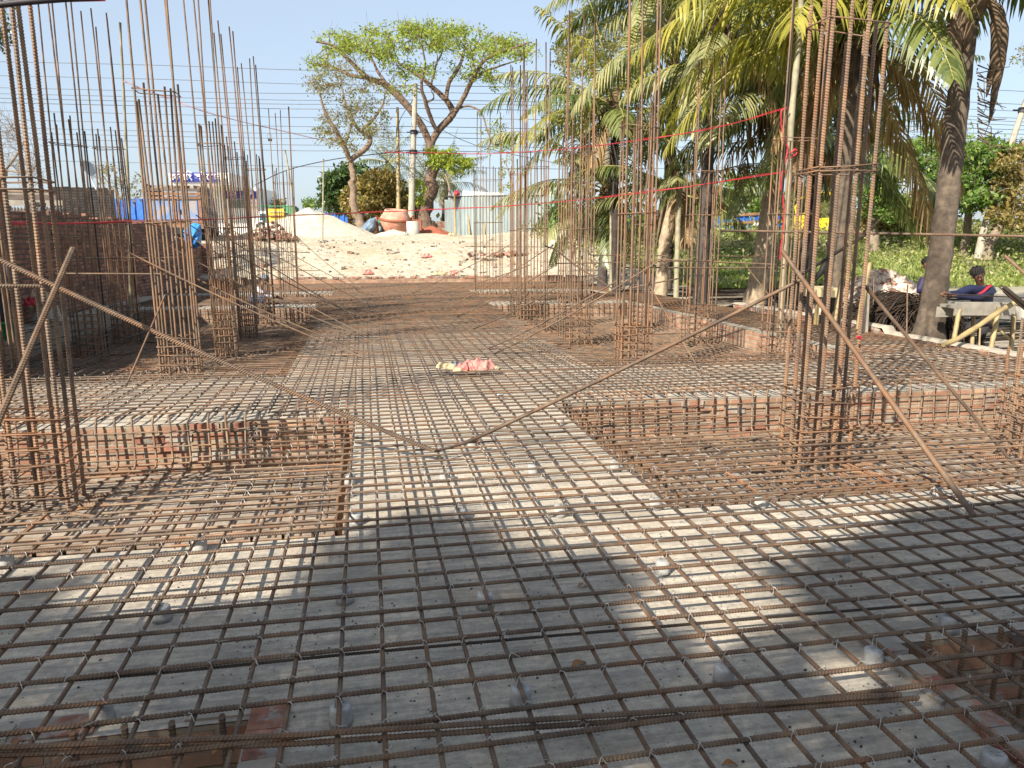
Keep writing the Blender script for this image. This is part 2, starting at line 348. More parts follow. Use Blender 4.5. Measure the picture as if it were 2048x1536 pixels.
# ------------------------------------------------------------------ terrain
def gh(x, y):
    far = smooth(24, 44, y)*2.2
    if x > 9:
        a = smooth(13.5, 23, y)*.25 + smooth(24, 43, y)*2.2
        return -.25+a+.03*nz(x, y, .8)
    if y < 28.2: z = -.50
    else:
        z = -.1+.35*smooth(28.2, 29, y)+1.25*smooth(28.8, 36, y)+.5*smooth(36, 44, y)
        z += .13*nz(x, y, .55, 2)*smooth(28.5, 31, y)*(1-smooth(44, 60, y))
    if x > 6:
        k = smooth(6, 9, x); z2 = -.25+smooth(13.5, 23, y)*.25+smooth(24, 43, y)*2.2; z = z*(1-k)+z2*k
    return z
def ground():
    xs = np.concatenate([[-900, -300, -120, -60], np.arange(-40, -14, 2), np.arange(-14, 34, .5), np.arange(34, 70, 3), [90, 150, 400, 900]])
    ys = np.concatenate([[-200, -60, -20], np.arange(-8, 12, 2), np.arange(12, 46, .5), np.arange(46, 70, 3), [90, 140, 300, 700, 1600]])
    mb = MB(); V = [[x, y, gh(x, y)] for y in ys for x in xs]; n = len(xs)
    Fq = [[j*n+i, j*n+i+1, (j+1)*n+i+1, (j+1)*n+i] for j in range(len(ys)-1) for i in range(n-1)]
    m, t, b = NM('site_ground')
    tc = t.nodes.new('ShaderNodeTexCoord'); sp = t.nodes.new('ShaderNodeSeparateXYZ'); t.links.new(tc.outputs['Object'], sp.inputs[0])
    n1 = tex(t, 'noise', .8, 8); n2 = tex(t, 'noise', 3.5, 8); n3 = tex(t, 'noise', .35, 5)
    sand = ramp(t, n2, [(.3, (.27, .23, .165)), (.5, (.40, .35, .265)), (.7, (.50, .45, .355))])
    sand = mixc(t, ramp(t, n3, [(.5, (0, 0, 0)), (.62, (.7, .7, .7))]), sand, (.33, .26, .17))
    green = ramp(t, n2, [(.3, (.13, .14, .05)), (.5, (.22, .24, .09)), (.75, (.36, .32, .19))])
    dirt = ramp(t, n1, [(.3, (.22, .19, .15)), (.7, (.40, .35, .28))])
    def msk(o, lo, hi, jitter):
        a = t.nodes.new('ShaderNodeMath'); a.operation = 'MULTIPLY_ADD'; t.links.new(n1, a.inputs[0]); a.inputs[1].default_value = jitter; t.links.new(o, a.inputs[2])
        r = t.nodes.new('ShaderNodeMapRange'); r.inputs[1].default_value = lo; r.inputs[2].default_value = hi; t.links.new(a.outputs[0], r.inputs[0]); return r.outputs[0]
    gx = msk(sp.outputs[0], 13.0, 15.5, 3); gy = msk(sp.outputs[1], 22.5, 26, 4)
    gg = t.nodes.new('ShaderNodeMath'); gg.operation = 'MULTIPLY'; t.links.new(gx, gg.inputs[0]); t.links.new(gy, gg.inputs[1])
    sy = msk(sp.outputs[1], 27, 28.5, .5); c = mixc(t, sy, dirt, sand); c = mixc(t, gg.outputs[0], c, green)
    t.links.new(c, b.inputs['Base Color']); b.inputs['Roughness'].default_value = .95
    ad = t.nodes.new('ShaderNodeMath'); ad.operation = 'ADD'; t.links.new(n1, ad.inputs[0]); t.links.new(n2, ad.inputs[1]); bump(t, b, ad.outputs[0], .9, .12)
    mb.add(V, Fq, m); o = mb.build('ground'); o['kind'] = 'structure'
ground()
# ------------------------------------------------------------------ concrete blinding, pits and their brick linings
PITS = {  # name: x0, x1, y0, y1
 'L1': (-6, -.15, 3.78, 6.56), 'R1': (1.70, 8.1, 3.83, 6.66), 'L2': (-6, -.95, 8.75, 18.4), 'R2': (2.72, 6.6, 8.75, 18.3),
 'L3': (-6, -.9, 20.8, 23.3), 'R3': (3.0, 7.1, 20.8, 23.3), 'L0': (-6, -.42, .5, 2.27), 'R0': (1.93, 8.1, .5, 2.28)}
FZ = -.42; MZ = -.34
mb = MB()
for (x0, x1, y0, y1) in [(-.42, 1.93, -2, 2.28), (-6, 8.2, -2, .5), (-6, -.42, 2.27, 2.28), (-6, 8.2, 2.28, 3.78), (-.15, 8.2, 3.78, 3.83), (-.15, 1.70, 3.83, 6.56), (-6, 1.70, 6.56, 6.66), (-6, 8.2, 6.66, 8.75),
                         (-.95, 2.72, 8.75, 18.3), (6.6, 8.2, 8.75, 18.3), (-.95, 8.2, 18.3, 18.4), (-6, 8.2, 18.4, 20.8), (-.9, 3, 20.8, 23.3), (7.1, 8.2, 20.8, 23.3), (-6, 8.2, 23.3, 28.1)]:
    mb.add([[x0, y0, 0], [x1, y0, 0], [x1, y1, 0], [x0, y1, 0]], [[0, 1, 2, 3]], 'slab', None, False)
tag(mb.build('concrete_slab'), kind='structure')
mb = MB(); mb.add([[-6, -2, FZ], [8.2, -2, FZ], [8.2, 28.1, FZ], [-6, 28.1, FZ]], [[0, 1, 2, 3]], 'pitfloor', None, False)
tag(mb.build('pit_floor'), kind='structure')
WL = {'L1': 'left pit nearest column', 'R1': 'right pit with the nearest full column', 'L2': 'long left pit in the middle distance', 'R2': 'long right pit in the middle distance',
      'L3': 'farthest left pit', 'R3': 'farthest right pit', 'L0': 'pit at the bottom left corner', 'R0': 'pit at the bottom right corner'}
for k, (x0, x1, y0, y1) in PITS.items():
    W = .115; z1 = -.003
    for side in ('back', 'inner side', 'near'):
        mb = MB()
        if side == 'back': bx = (x0, x1, y1, y1+W)
        elif side == 'near': bx = (x0, x1, y0-W, y0)
        else:
            bx = (x1, x1+W, y0, y1) if k[0] == 'L' else (x0-W, x0, y0, y1)
        if side == 'near' and k in ('L0', 'R0'): continue
        hh = z1-FZ; mb.box(((bx[0]+bx[1])/2, (bx[2]+bx[3])/2, FZ+hh/2-.002), (bx[1]-bx[0], bx[3]-bx[2], hh), 'brickpit')
        # a few bricks of uneven depth so that the face is not a flat sheet
        if side == 'back' and k in ('L1', 'R1', 'L0', 'R0'):
            xx = bx[0]
            while xx < bx[1]-.25:
                for zz in (-.04, -.125, -.21, -.295, -.375):
                    if random.random() < .22: mb.box((xx+.12+random.uniform(-.05, .05), bx[2]-.003, zz), (.225, .014+random.random()*.014, .066), 'brick', jit=.004)
                xx += .25
        single(mb, 'brick_wall', {'back': 'orange brick lining at the back of the %s', 'inner side': 'brick lining on the central strip side of the %s', 'near': 'brick lining on the camera side of the %s'}[side] % WL[k], 'brick wall', 'brick linings of the footing pits')
    if k == 'R2':
        mb = MB(); mb.box((x1+W/2, (y0+y1)/2, FZ+(z1-FZ)/2), (W, y1-y0, z1-FZ), 'brickpit'); single(mb, 'brick_wall', 'brick lining on the outer right side of the long right pit', 'brick wall', 'brick linings of the footing pits')
# rim bricks laid flat along the two bottom corner pits
for k, (xa, ya, xb, yb) in {'bottom right': (1.99, .6, 1.99, 2.34), 'bottom left': (-.36, .6, -.36, 2.33)}.items():
    mb = MB(); n = 12; root = empty('brick_edging', (xa, ya, 0), 'row of mortared bricks along the rim of the %s pit' % k, 'brick edging')
    for i in range(n):
        y = ya+(yb-ya)*(i+.5)/n; mb.box((xa-(.0 if 'left' in k else .12)+random.uniform(-.008, .008), y, .008), (.115, .135, .02), 'brick' if random.random() < .85 else 'lime', rot=random.uniform(-.06, .06), jit=.006); part(mb, 'brick', root); mb = MB()
    if 'left' in k:
        for i in (0, 2, 3, 7): mb.box((-.5-i*.25, 2.33, .002), (.235, .09, .02), 'brick' if i % 3 else 'lime', rot=random.uniform(-.05, .05), jit=.006); part(mb, 'brick', root); mb = MB()

mb = MB(); mb.box((1.1, 28.15, .06), (14.2, .25, .36), 'brickpit')
for i in range(70):
    if random.random() < .75: mb.box((-5.9+i*.2, 28.14+random.uniform(-.03, .03), .27), (.19, .23, .07), 'brick', rot=random.uniform(-.08, .08), jit=.01)
single(mb, 'brick_kerb', 'low red brick kerb between the far mesh and the sand mound', 'brick kerb')
# low wall with mortar cap on the right
def wallpath(t): return Vector((8.32+.02*math.sin(t*9), 7.0+t*9.2, 0))
mb = MB(); y = 6.0; i = 0
while y < 15.6:
    hh = .14 if y < 10.6 else (.24 if y < 15 else .2); x = 8.2
    for lv in range(2 if y < 10.6 else 3): mb.box((x+.09+random.uniform(-.008, .008), y+.12, -.06+lv*.08+.03), (.20, .238, .072), 'brick', jit=.006)
    mb.box((x+.09, y+.12, -.27), (.19, .25, .36), 'lime', jit=.003)
    y += .25
capb = MB()
def capf(u, v):
    yy = 6.0+u*9.75; h = .10 if yy < 10.6 else .18
    a = v*math.pi; return (8.29-math.cos(a)*(.115+.012*nz(yy*5, v, 1)), yy, h-.03+math.sin(a)*.045+.01*nz(yy*6, v*3, 1, 4))
capb.grid(capf, 120, 7, 'lime')
lw = empty('low_brick_wall', (8.3, 10.5, -.4), 'low brick wall capped with pale mortar bounding the mesh on the right', 'low wall')
part(mb, 'brick_body', lw); part(capb, 'mortar_cap', lw)

# ------------------------------------------------------------------ reinforcement mats
SP = .1465; SY = .1432
def wob(a, b, z, amp=.004, step=.6, axis='x', c=0):
    L = b-a; n = max(2, int(abs(L)/step)+1); out = []; ph = random.random()*9; sl = random.uniform(-.004, .004)
    for i in range(n):
        s = a+L*i/(n-1); o = c+amp*math.sin(ph+s*1.3)+random.uniform(-amp, amp)*.5+sl*(s-a); zz = z+random.uniform(-.0015, .0015)
        out.append((s, o, zz) if axis == 'x' else (o, s, zz))
    return out
ZX, ZY = .083, .068; RB = .0078
YS = [1.913+SY*k for k in range(-9, 183)]; XS = [.0125+SP*k for k in range(-41, 56)]
YS = [y for y in YS if y < 27.9]
upper = empty('rebar_mat', (1, 3, 0), 'rusty reinforcement mesh tied over the pale concrete strips', 'rebar mesh')
restx = MB(); nx = 0
for y in YS:
    j = random.uniform(-.012, .012)
    if y < 4.18 or 6.6 < y < 8.78 or 18.4 < y < 20.8 or y > 23.3: ivs = [(-5.9, 8.05)]
    elif y < 6.6: ivs = [(-.15-random.uniform(.62, .92), 1.7+random.uniform(.7, 1.25) if y > 4.9 else 1.7+random.uniform(1.5, 3.5))]
    elif y < 18.4:
        e = .12+random.random()*.12+(1.2*max(0, (10.3-y)/1.6)*random.uniform(.5, 1) if y < 10.3 else 0)
        ivs = [(-.95-e, 2.72+.1+random.random()*.1), (6.5, 8.05)]
    else: ivs = [(-.9-random.random()*.1, 3.0+random.random()*.1), (7.0, 8.05)]
    for a, b in ivs:
        p = wob(a, b, ZX, .0075, .5, 'x', y+j)
        for k in range(len(p)): p[k] = (p[k][0], p[k][1]+.004*(p[k][0]-1), p[k][2])
        if y < 3.7 and b-a > 5: # split: ribbed where the camera is near
            a2, b2 = max(a, -1.0-y*.62), min(b, 1.6+y*1.0); q = MB()
            pin = [(a2, np.interp(a2, [t[0] for t in p], [t[1] for t in p]), ZX)]+[t for t in p if a2 < t[0] < b2]+[(b2, np.interp(b2, [t[0] for t in p], [t[1] for t in p]), ZX)]
            q.tube(pin, RB*1.05, 'barn', 6, .0125)
            part(q, 'crosswise_bar', upper); nx += 1
        elif nx < 96 and a < 0:
            q = MB(); q.tube(p, RB, 'bar', 6); part(q, 'crosswise_bar', upper); nx += 1
        else: restx.tube(p, RB, 'bar', 5, cap=False)
part(restx, 'far_crosswise_bars', upper, kind='stuff')
resty = MB(); ny = 0; GAP = []
def yiv(x):
    if -.15 < x < 1.70: return [(.62, 27.9)]
    L = 'L' if x < 0 else 'R'; out = []; cur = .62
    for k in ('1', '2', '3'):
        x0, x1, y0, y1 = PITS[L+k]
        if x0 <= x <= x1: out.append((cur, y0+random.uniform(.25, .5))); cur = y1-.02
    out.append((cur, 27.9)); return out
for x in XS:
    for a, b in yiv(x):
        p = wob(a, b, ZY, .0065, .7, 'y', x+random.uniform(-.008, .008))
        if b-a < .3: continue
        if a < 1 and -3 < x < 5.2:
            bb = min(b, 3.7); q = MB(); pin = [t for t in p if t[1] < bb]
            if len(pin) > 1:
                q.tube(pin, RB, 'barn', 6, .0125)
                if b > bb:
                    q2 = [pin[-1]]+[t for t in p if t[1] >= bb]
                    if len(q2) > 1: q.tube(q2, RB, 'bar', 6)
                part(q, 'lengthwise_bar', upper); ny += 1
        else: resty.tube(p, RB, 'bar', 5, cap=False)
part(resty, 'far_lengthwise_bars', upper, kind='stuff')
# lap bars lying beside the mat bars at the bottom of the picture
for (pts, rr, lab) in [([onz(-40, 1512, .075), onz(600, 1487, .075), onz(1250, 1442, .075), onz(1836, 1396, .075)], .009, 'lower of the two doubled lap bars at the bottom edge, ending by the corner pit'),
                       ([onz(-40, 1497, .094), onz(600, 1470, .094), onz(1250, 1428, .094), onz(1800, 1389, .094)], .009, 'upper of the two doubled lap bars at the bottom edge'),
                       ([onz(-30, 1375, .066), onz(330, 1345, .066), onz(700, 1308, .066), onz(1100, 1272, .066), onz(1500, 1238, .066), onz(2070, 1190, .066)], .006, 'thin bar lying just under the mesh across the shaded slab')]:
    q = MB(); q.tube(pts, rr*.92, 'barn' if rr > .008 else 'dark', 6, .0125); single(q, 'lap_bar', lab, 'steel bar', base=None)
# tie wires
tw = MB()
def tie(x, y, z, r, det):
    a = random.choice((-1, 1)); s = .014
    tw.tube([(x-s, y-a*s, z-.012), (x-s*.4, y-a*s*.4, z+.0105), (x+s*.4, y+a*s*.4, z+.0105), (x+s, y+a*s, z-.012)], r, 'tie', 4, cap=False)
    if det and random.random() < .8:
        an = random.uniform(0, 6.28); L = random.uniform(.015, .045)
        tw.tube([(x, y, z+.01), (x+L*.5*math.cos(an), y+L*.5*math.sin(an), z+.016), (x+L*math.cos(an+.5), y+L*math.sin(an+.5), z+random.uniform(-.004, .02))], r*.8, 'tie', 3, cap=False)
        if random.random() < .5: tw.tube([(x-s, y+a*s, z-.01), (x, y, z+.0115), (x+s, y-a*s, z-.01)], r, 'tie', 4, cap=False)
for y in YS:
    if y > 9: break
    for x in XS:
        if x < -1.2-y*.55 or x > 2+y*1.0: continue
        if 4.18 < y < 6.6 and not (-.95 < x < 2.5): continue
        if y > 4 and random.random() < (.35 if y > 6 else .15): continue
        tie(x, y+.004*(x-1), ZX, .0013 if y < 4 else .0017, y < 4.5)
for k in range(2600):
    y = rng.uniform(9, 27.5); x = round(rng.uniform(-.9, 2.7)/SP)*SP+.0125; y = round((y-1.913)/SY)*SY+1.913
    tw.tube([(x-.02, y-.02, ZX+.006), (x+.02, y+.02, ZX+.012)], .0022, 'tie', 3, cap=False)
part(tw, 'tie_wire', upper, kind='stuff')
# pit mats: bars bend up the brick lining and lap on to the slab
PL = {'L1': 'mesh in the sunken left pit around the nearest left column', 'R1': 'mesh in the sunken right pit around the nearest right column', 'L2': 'shaded mesh in the long left pit',
      'R2': 'dense brown mesh in the long right pit', 'L3': 'mesh in the farthest left pit', 'R3': 'mesh in the farthest right pit', 'L0': 'bars standing in the brick pit at the bottom left corner', 'R0': 'bars standing in the brick pit at the bottom right corner'}
for k, (x0, x1, y0, y1) in PITS.items():
    near = k in ('L0', 'R0'); root = empty('pit_rebar_mat', ((x0+x1)/2, (y0+y1)/2, FZ), 'rusty '+PL[k] if not near else 'rusty '+PL[k], 'rebar mesh')
    dx = SP; x = x0+.1; far = k[1] in '3'
    MM = 'pit'; acc = MB(); cnt = 0
    def emit(pts, r, nm):
        global cnt_
        q = MB(); q.tube(pts, r, MM, 6, .0135 if near else 0); part(q, nm, root)
    while x < x1-.03:
        xx = x+random.uniform(-.012, .012); fy = y1-.05-random.uniform(0, .02)
        ext = random.uniform(.28, .5)
        pts = [(xx+random.uniform(-.01, .01), y0+.05, .02), (xx, y0+.05, MZ+.04), (xx, y0+.09, MZ), (xx+random.uniform(-.01, .01), (y0+y1)/2, MZ), (xx, fy-.05, MZ), (xx, fy, MZ+.05), (xx+random.uniform(-.015, .015), fy+.01, .02), (xx+random.uniform(-.02, .02), fy+.03, .075), (xx+random.uniform(-.03, .03), fy+ext, .072)]
        if near: pts = [(xx, fy, MZ), (xx, fy, .06)]
        if not near or x > -3: emit(pts, .010, 'lengthwise_bar')
        x += dx
    y = y0+.12; c2 = 0
    while y < y1-.05:
        yy = y+random.uniform(-.012, .012)
        inner, outer = (x1, x0) if k[0] == 'L' else (x0, x1); sgn = -1 if k[0] == 'L' else 1
        ix = inner+sgn*.06
        pts = [(outer, yy, MZ+.017), (ix+sgn*2, yy+random.uniform(-.02, .02), MZ+.017), (ix+sgn*.06, yy, MZ+.017), (ix, yy, MZ+.07), (ix, yy+random.uniform(-.015, .015), .02), (ix-sgn*.02, yy, .085)]
        if near: pts = [(outer, yy, MZ), (ix, yy, MZ), (ix, yy, .06)] if yy > 1 else None
        if pts: emit(pts, .010, 'crosswise_bar')
        y += SY; c2 += 1
    # long horizontal bars along the lining
    for zz in (-.05, -.18, -.28):
        if not near: emit([(x0, y1-.075, zz), ((x0+x1)/2, y1-.07, zz+.01), (x1-.06, y1-.075, zz)], .006, 'side_bar')
# ------------------------------------------------------------------ rebar columns
def column(X, Y, label, ribs=0, top=5.3, short=3.15, dense=.42, ties=(2.05, 3.05), w=.42, d=.26, n=5, lean=(0, 0), mat='col', z0=-.33, rs=.0125, foot=True):
    c = empty('rebar_column', (X, Y, z0), label, 'rebar column', 'vertical rebar column cages')
    X0, X1, Y0, Y1 = X-w/2, X+w/2, Y-d/2, Y+d/2; pos = []
    for i in range(n):
        t = i/(n-1); pos += [(X0+w*t, Y0), (X0+w*t, Y1)]
    pos += [(X0, Y), (X1, Y)]
    for i, (x, y) in enumerate(pos):
        q = MB(); long = ((i//2+i) % 2 == 0 and i not in (2, 7)); zt = (top if long else short)+random.uniform(-.18, .12)
        lx, ly = lean; bx, by = random.uniform(-.02, .02), random.uniform(-.02, .02)
        pts = []; N = 9
        if foot: 
            dx, dy = (x-X)/w*.9, (y-Y)/d*.5; ll = math.hypot(dx, dy)+1e-6; L = random.uniform(.12, .34)
            pts += [(x+dx/ll*L, y+dy/ll*L, z0+.012), (x+dx/ll*.03, y+dy/ll*.03, z0+.014)]
        for k in range(N+1):
            z = z0+.05+(zt-z0-.05)*k/N; h = (z-z0)
            s = max(0, h-2.4)
            pts.append((x+lx*h+bx*s+random.uniform(-.002, .002), y+ly*h+by*s+random.uniform(-.002, .002), z))
        q.tube(pts, rs*(1 if long else .95), mat if random.random() < .85 else ('rust' if random.random() < .5 else 'dark'), 7 if ribs else 5, ribs)
        part(q, 'vertical_bar', c)
        if not long and ribs and i in (0, 4, 6):
            pass
    zs = []; z = z0+.03
    while z < dense: zs.append(z); z += .112+random.uniform(-.012, .012)
    zs += list(ties)
    for z in zs:
        q = MB(); e = rs+.006; tl = random.uniform(-.02, .02); a, b, cc, dd = X0-e+lean[0]*(z-z0), X1+e+lean[0]*(z-z0), Y0-e+lean[1]*(z-z0), Y1+e+lean[1]*(z-z0)
        hk = .05
        q.tube([(a+hk, cc+.04, z-.012), (a, cc, z+tl), ((a+b)/2, cc-.002, z+random.uniform(-.006, .006)), (b, cc, z-tl), (b, dd, z-tl+random.uniform(-.01, .01)), ((a+b)/2, dd, z), (a, dd, z+tl), (a, cc+.012, z+tl+.006), (a+.07, cc+.05, z+.02)], .0064, 'rust' if ribs else mat, 5)
        if z < dense:
            m1 = a+(b-a)*.3; m2 = a+(b-a)*.7
            q.tube([(m1, cc, z+.01), (m2, cc, z+.012), (m2, dd, z+.01), (m1, dd, z+.012), (m1, cc, z+.01)], .0048, 'rust' if ribs else mat, 4)
        part(q, 'tie', c)
    # pale binding wire at the joints
    q = MB()
    for z in zs[-4:]:
        for x in (X0, X1): q.tube([(x-.02, Y0-.02, z-.01), (x+.01, Y0-.022, z+.012), (x+.022, Y0-.01, z-.006)], .0018, 'tie', 3)
    part(q, 'binding_wire', c)
    return c
column(-2.29, 5.50, 'nearest left rebar column, thick ribbed bars running out of the top of the photo', .020, 5.6, 3.35, .45, (1.84, 1.9), w=.46, d=.30, rs=.0148, n=4)
column(3.56, 5.32, 'nearest right rebar column with thick ribbed bars and two thin hoops near its top', .020, 5.4, 3.15, .42, (2.03, 2.07, 3.08), w=.44, d=.27, rs=.0148, n=4)
column(5.62, 5.30, 'rebar column cut by the right edge of the photo', .020, .95, .8, .42, ())
column(-2.28, 9.72, 'second rebar column of the left inner row with tall bars leaving the frame', .0, 5.6, 3.25, .42, (1.75, 3.22), lean=(-.008, 0), rs=.0132)
column(-2.27, 12.70, 'third rebar column of the left inner row, tight dark bundle of bars', 0, 6.0, 3.4, .40, (1.75, 3.0), lean=(-.010, 0), w=.30, d=.24)
column(-2.27, 15.05, 'fourth rebar column of the left inner row', 0, 5.35, 3.3, .40, (1.8, 3.05), lean=(-.012, 0), w=.30, d=.26)
column(-2.27, 17.75, 'fifth rebar column of the left inner row beside the crouching worker', 0, 5.3, 3.4, .40, (1.8, 3.1), lean=(-.010, 0), w=.36, d=.26)
column(-2.25, 23.0, 'farthest left rebar column standing before the sand heap', 0, 5.3, 3.7, -.1, (1.6, 3.2), w=.5, d=.5, z0=-.33)
column(-4.43, 13.10, 'rebar column near the old brick wall, nearer one with bars up to the frame top', 0, 5.45, 3.35, .42, (1.9, 3.0), lean=(-.006, 0))
column(-4.38, 14.85, 'rebar column near the old brick wall, farther one beside the bamboo pole', 0, 5.3, 3.4, .42, (1.85, 3.15), lean=(-.004, 0))
column(-4.42, 10.0, 'rebar column partly hidden behind the nearest left column', 0, 4.9, 2.6, .35, (1.7,), w=.36, d=.26)
column(3.60, 9.75, 'second rebar column of the right inner row, tall bundle in front of palms', 0, 5.9, 3.2, .42, (1.9, 3.0), rs=.0132)
column(3.68, 13.0, 'third rebar column of the right inner row with widely spaced bars', 0, 5.35, 3.3, .42, (1.75, 3.05), w=.55, d=.34)
column(3.38, 15.2, 'fourth rebar column of the right inner row', 0, 5.3, 3.3, .40, (1.8, 3.0), w=.55, d=.3)
column(3.62, 17.8, 'fifth rebar column of the right inner row', 0, 5.5, 3.3, .40, (1.8, 3.1), w=.36, d=.3)
column(3.55, 22.0, 'farthest right rebar column in front of the tin shed', 0, 5.2, 3.7, -.1, (2.1, 3.3), w=.75, d=.5, z0=-.33)
column(5.84, 9.70, 'second rebar column of the outer right row beside the tall bamboo pole', 0, 5.6, 2.85, .42, (1.9, 2.9), w=.50, d=.3)
column(5.93, 12.70, 'third rebar column of the outer right row in front of the dark palm trunk', 0, 4.6, 2.9, .42, (2.0, 2.75), w=.5, d=.32)
column(5.9, 15.6, 'fourth rebar column of the outer right row, thin bars before the leaning palm', 0, 4.6, 3.0, .35, (1.9,), w=.4, d=.3)
column(5.3, 18.6, 'farthest rebar column of the outer right row', 0, 4.9, 3.2, .30, (1.9, 3.0), w=.4, d=.3, z0=0)
# ------------------------------------------------------------------ slanted props and rails
def prop(a, b, r, label, ribs=0, mat='bar', sag=0, cat='steel prop', name='rebar_prop'):
    a, b = Vector(a), Vector(b); pts = []
    for i in range(9):
        t = i/8; p = a.lerp(b, t); p.z -= sag*4*t*(1-t); pts.append(p)
    q = MB(); q.tube(pts, r, mat, 7 if ribs else 6, ribs); c = (a+b)/2
    return single(q, name, label, cat, base=b if b.z < a.z else a)
ZT = .10
prop(ony(-10, 515, 5.15), onz(868, 902, ZT), .0155, 'thick ribbed bar slanting from the nearest left column down to the central strip', .016, 'rust', .03)
prop(ony(147, 495, 4.9), ony(-30, 905, 4.0), .0165, 'thick ribbed bar leaning steeply across the nearest left column', .016)
prop(ony(-20, 572, 5.2), ony(88, 572, 5.25), .0125, 'short horizontal ribbed bar tied to the nearest left column', .016)
prop(ony(330, 590, 9.6), onz(252, 772, ZT), .011, 'short bar propping the second left column towards the left')
LB = [((222, 487, 9.5), (725, 714)), ((262, 487, 9.9), (736, 706)), ((277, 456, 12.5), (712, 667)), ((362, 462, 12.9), (716, 663)), ((392, 430, 14.9), (715, 634)), ((365, 440, 15.2), (713, 630)), ((455, 455, 17.5), (742, 611)), ((520, 470, 22.2), (735, 586)), ((590, 470, 23.0), (745, 590))]
for i, (a, b) in enumerate(LB):
    prop(ony(*a), onz(*b, ZT), .0105, '%s prop from the front leaning from the left columns to the central strip' % ORD[i], 0, 'rust' if i % 3 == 0 else 'bar', .05+.03*(i % 3))
RBL = [((1600, 560, 5.2), (930, 886)), ((1318, 521, 9.6), (988, 708)), ((1255, 548, 9.9), (977, 697)), ((1118, 572, 12.9), (946, 658)), ((1112, 530, 15.1), (913, 633)), ((1107, 489, 15.3), (899, 613)), ((1060, 530, 17.7), (868, 589)), ((1037, 480, 21.8), (823, 587))]
for i, (a, b) in enumerate(RBL):
    prop(ony(*a), onz(*b, ZT), .0145 if i == 0 else .0105, ('long smooth grey bar slanting from the nearest right column down to the central strip' if i == 0 else '%s prop from the front leaning from the right columns to the central strip' % ORD[i]), 0, 'bar', .02 if i == 0 else .05)
prop(onz(870, 903, .09), onz(960, 878, .1), .010, 'short end of bar lying flat where the two long props meet')
prop(ony(1565, 503, 5.1), onz(1948, 1032, ZT), .0165, 'thick rusty bar crossing the nearest right column and landing on the front mesh')
prop(ony(1728, 570, 5.3), ony(2075, 985, 4.6), .0155, 'thick rusty bar leaning right behind the nearest right column')
prop(ony(1300, 573, 9.6), onz(1396, 735, ZT), .0105, 'bar slanting right from the second right column')
prop(ony(1489, 528, 12.2), onz(1642, 722, ZT), .0115, 'bar slanting right past the second outer right column', 0, 'bar')
prop(ony(1642, 700, 9.3), onz(1745, 755, ZT), .010, 'low bar end resting on the mesh beside the right pit')
prop(ony(1598, 552, 5.3), ony(1730, 470, 5.6), .013, 'dark bar wired diagonally across the nearest right column', 0, 'dark')
prop(ony(1440, 461, 7.2), ony(2080, 473, 6.2), .0135, 'long level bar wired at eye height across the nearest right column')
q = MB(); q.tube([ony(1090, 492, 12.0), ony(1110, 498, 12.0), ony(1150, 530, 12), ony(1224, 577, 12), ony(1245, 580, 11.9), ony(1300, 568, 11.5), ony(1357, 557, 11.2)], .013, 'bar', 6); single(q, 'bent_bar', 'bent bar hanging in a shallow V between the right columns', 'steel bar')
for i, (a, b, lab) in enumerate([((1180, 510, 12.8), (1330, 511, 12.8), 'upper level rail between the third right columns'), ((1110, 527, 12.6), (1430, 521, 12.6), 'lower level rail between the third right columns'), ((1245, 535, 9.9), (1570, 536, 9.9), 'level rail tying the two second right columns'),
        ((1310, 518, 12.3), (1575, 530, 9.8), 'slightly sloping rail from the inner to the outer right row'), ((1430, 512, 15.0), (1560, 513, 15.0), 'short far level rail before the green bank'), ((100, 517, 12.8), (480, 514, 12.8), 'upper level rail along the left columns'), ((110, 547, 9.6), (335, 548, 9.6), 'lower level rail reaching the second left column'),
        ((-10, 474, 12.9), (180, 474, 12.9), 'short rail before the brick wall at the left edge'), ((220, 522, 15.0), (285, 521, 15), 'short stub of rail on the farther wall side column'), ((480, 500, 17.8), (620, 505, 22.9), 'thin far rail before the sand heap'), ((500, 540, 22.5), (640, 541, 22.5), 'thin far rail low before the brick kerb'), ((930, 493, 22), (1100, 494, 21.9), 'thin far rail before the tin shed')]):
    prop(ony(*a), ony(*b), .011, lab, 0, 'bar', 0, 'steel rail', 'rebar_rail')
# bamboo poles standing among the columns
def pole(pts, r, label, mat='bamboo', name='bamboo_pole', cat='bamboo pole', r2=None):
    q = MB(); P = []
    for i in range(len(pts)-1):
        a, b = Vector(pts[i]), Vector(pts[i+1]); n = max(2, int((b-a).length/.3))
        for k in range(n): P.append(a.lerp(b, k/n))
    P.append(Vector(pts[-1])); rr = []
    N = len(P)
    for k in range(N): rr.append((r+(r2-r if r2 else 0)*k/(N-1))*(1.12 if k % 2 else .94))
    q.tube(P, rr, mat, 8); return single(q, name, label, cat, base=Vector(pts[0]))
pole([ony(262, 640, 15.4), ony(258, 400, 15.4), ony(246, 160, 15.4), ony(240, 45, 15.4)], .034, 'tall crooked bamboo pole beside the brick wall carrying the pink line', 'bamboogrey', r2=.02)
pole([ony(1558, 690, 11.2), ony(1575, 420, 11.2), ony(1583, 230, 11.2), ony(1600, 60, 11.3), ony(1604, -60, 11.3)], .055, 'thick pale bamboo pole beside the outer right column with a red ribbon tied to it', 'bamboogrey', r2=.045)
pole([at(1352, 600, 20), at(1358, 380, 20)], .075, 'pale post standing left of the dark palm trunk', 'bamboogrey')
pole([at(1222, 585, 22), at(1225, 380, 22)], .07, 'pale post seen between the inner right columns', 'bamboogrey')
pole([at(645, 500, 38), at(647, 318, 38)], .035, 'thin bamboo stick standing in the sand heap', 'bamboogrey')
pole([at(598, 470, 46), at(570, 300, 46)], .05, 'thin leaning stick behind the far left column', 'bamboogrey')
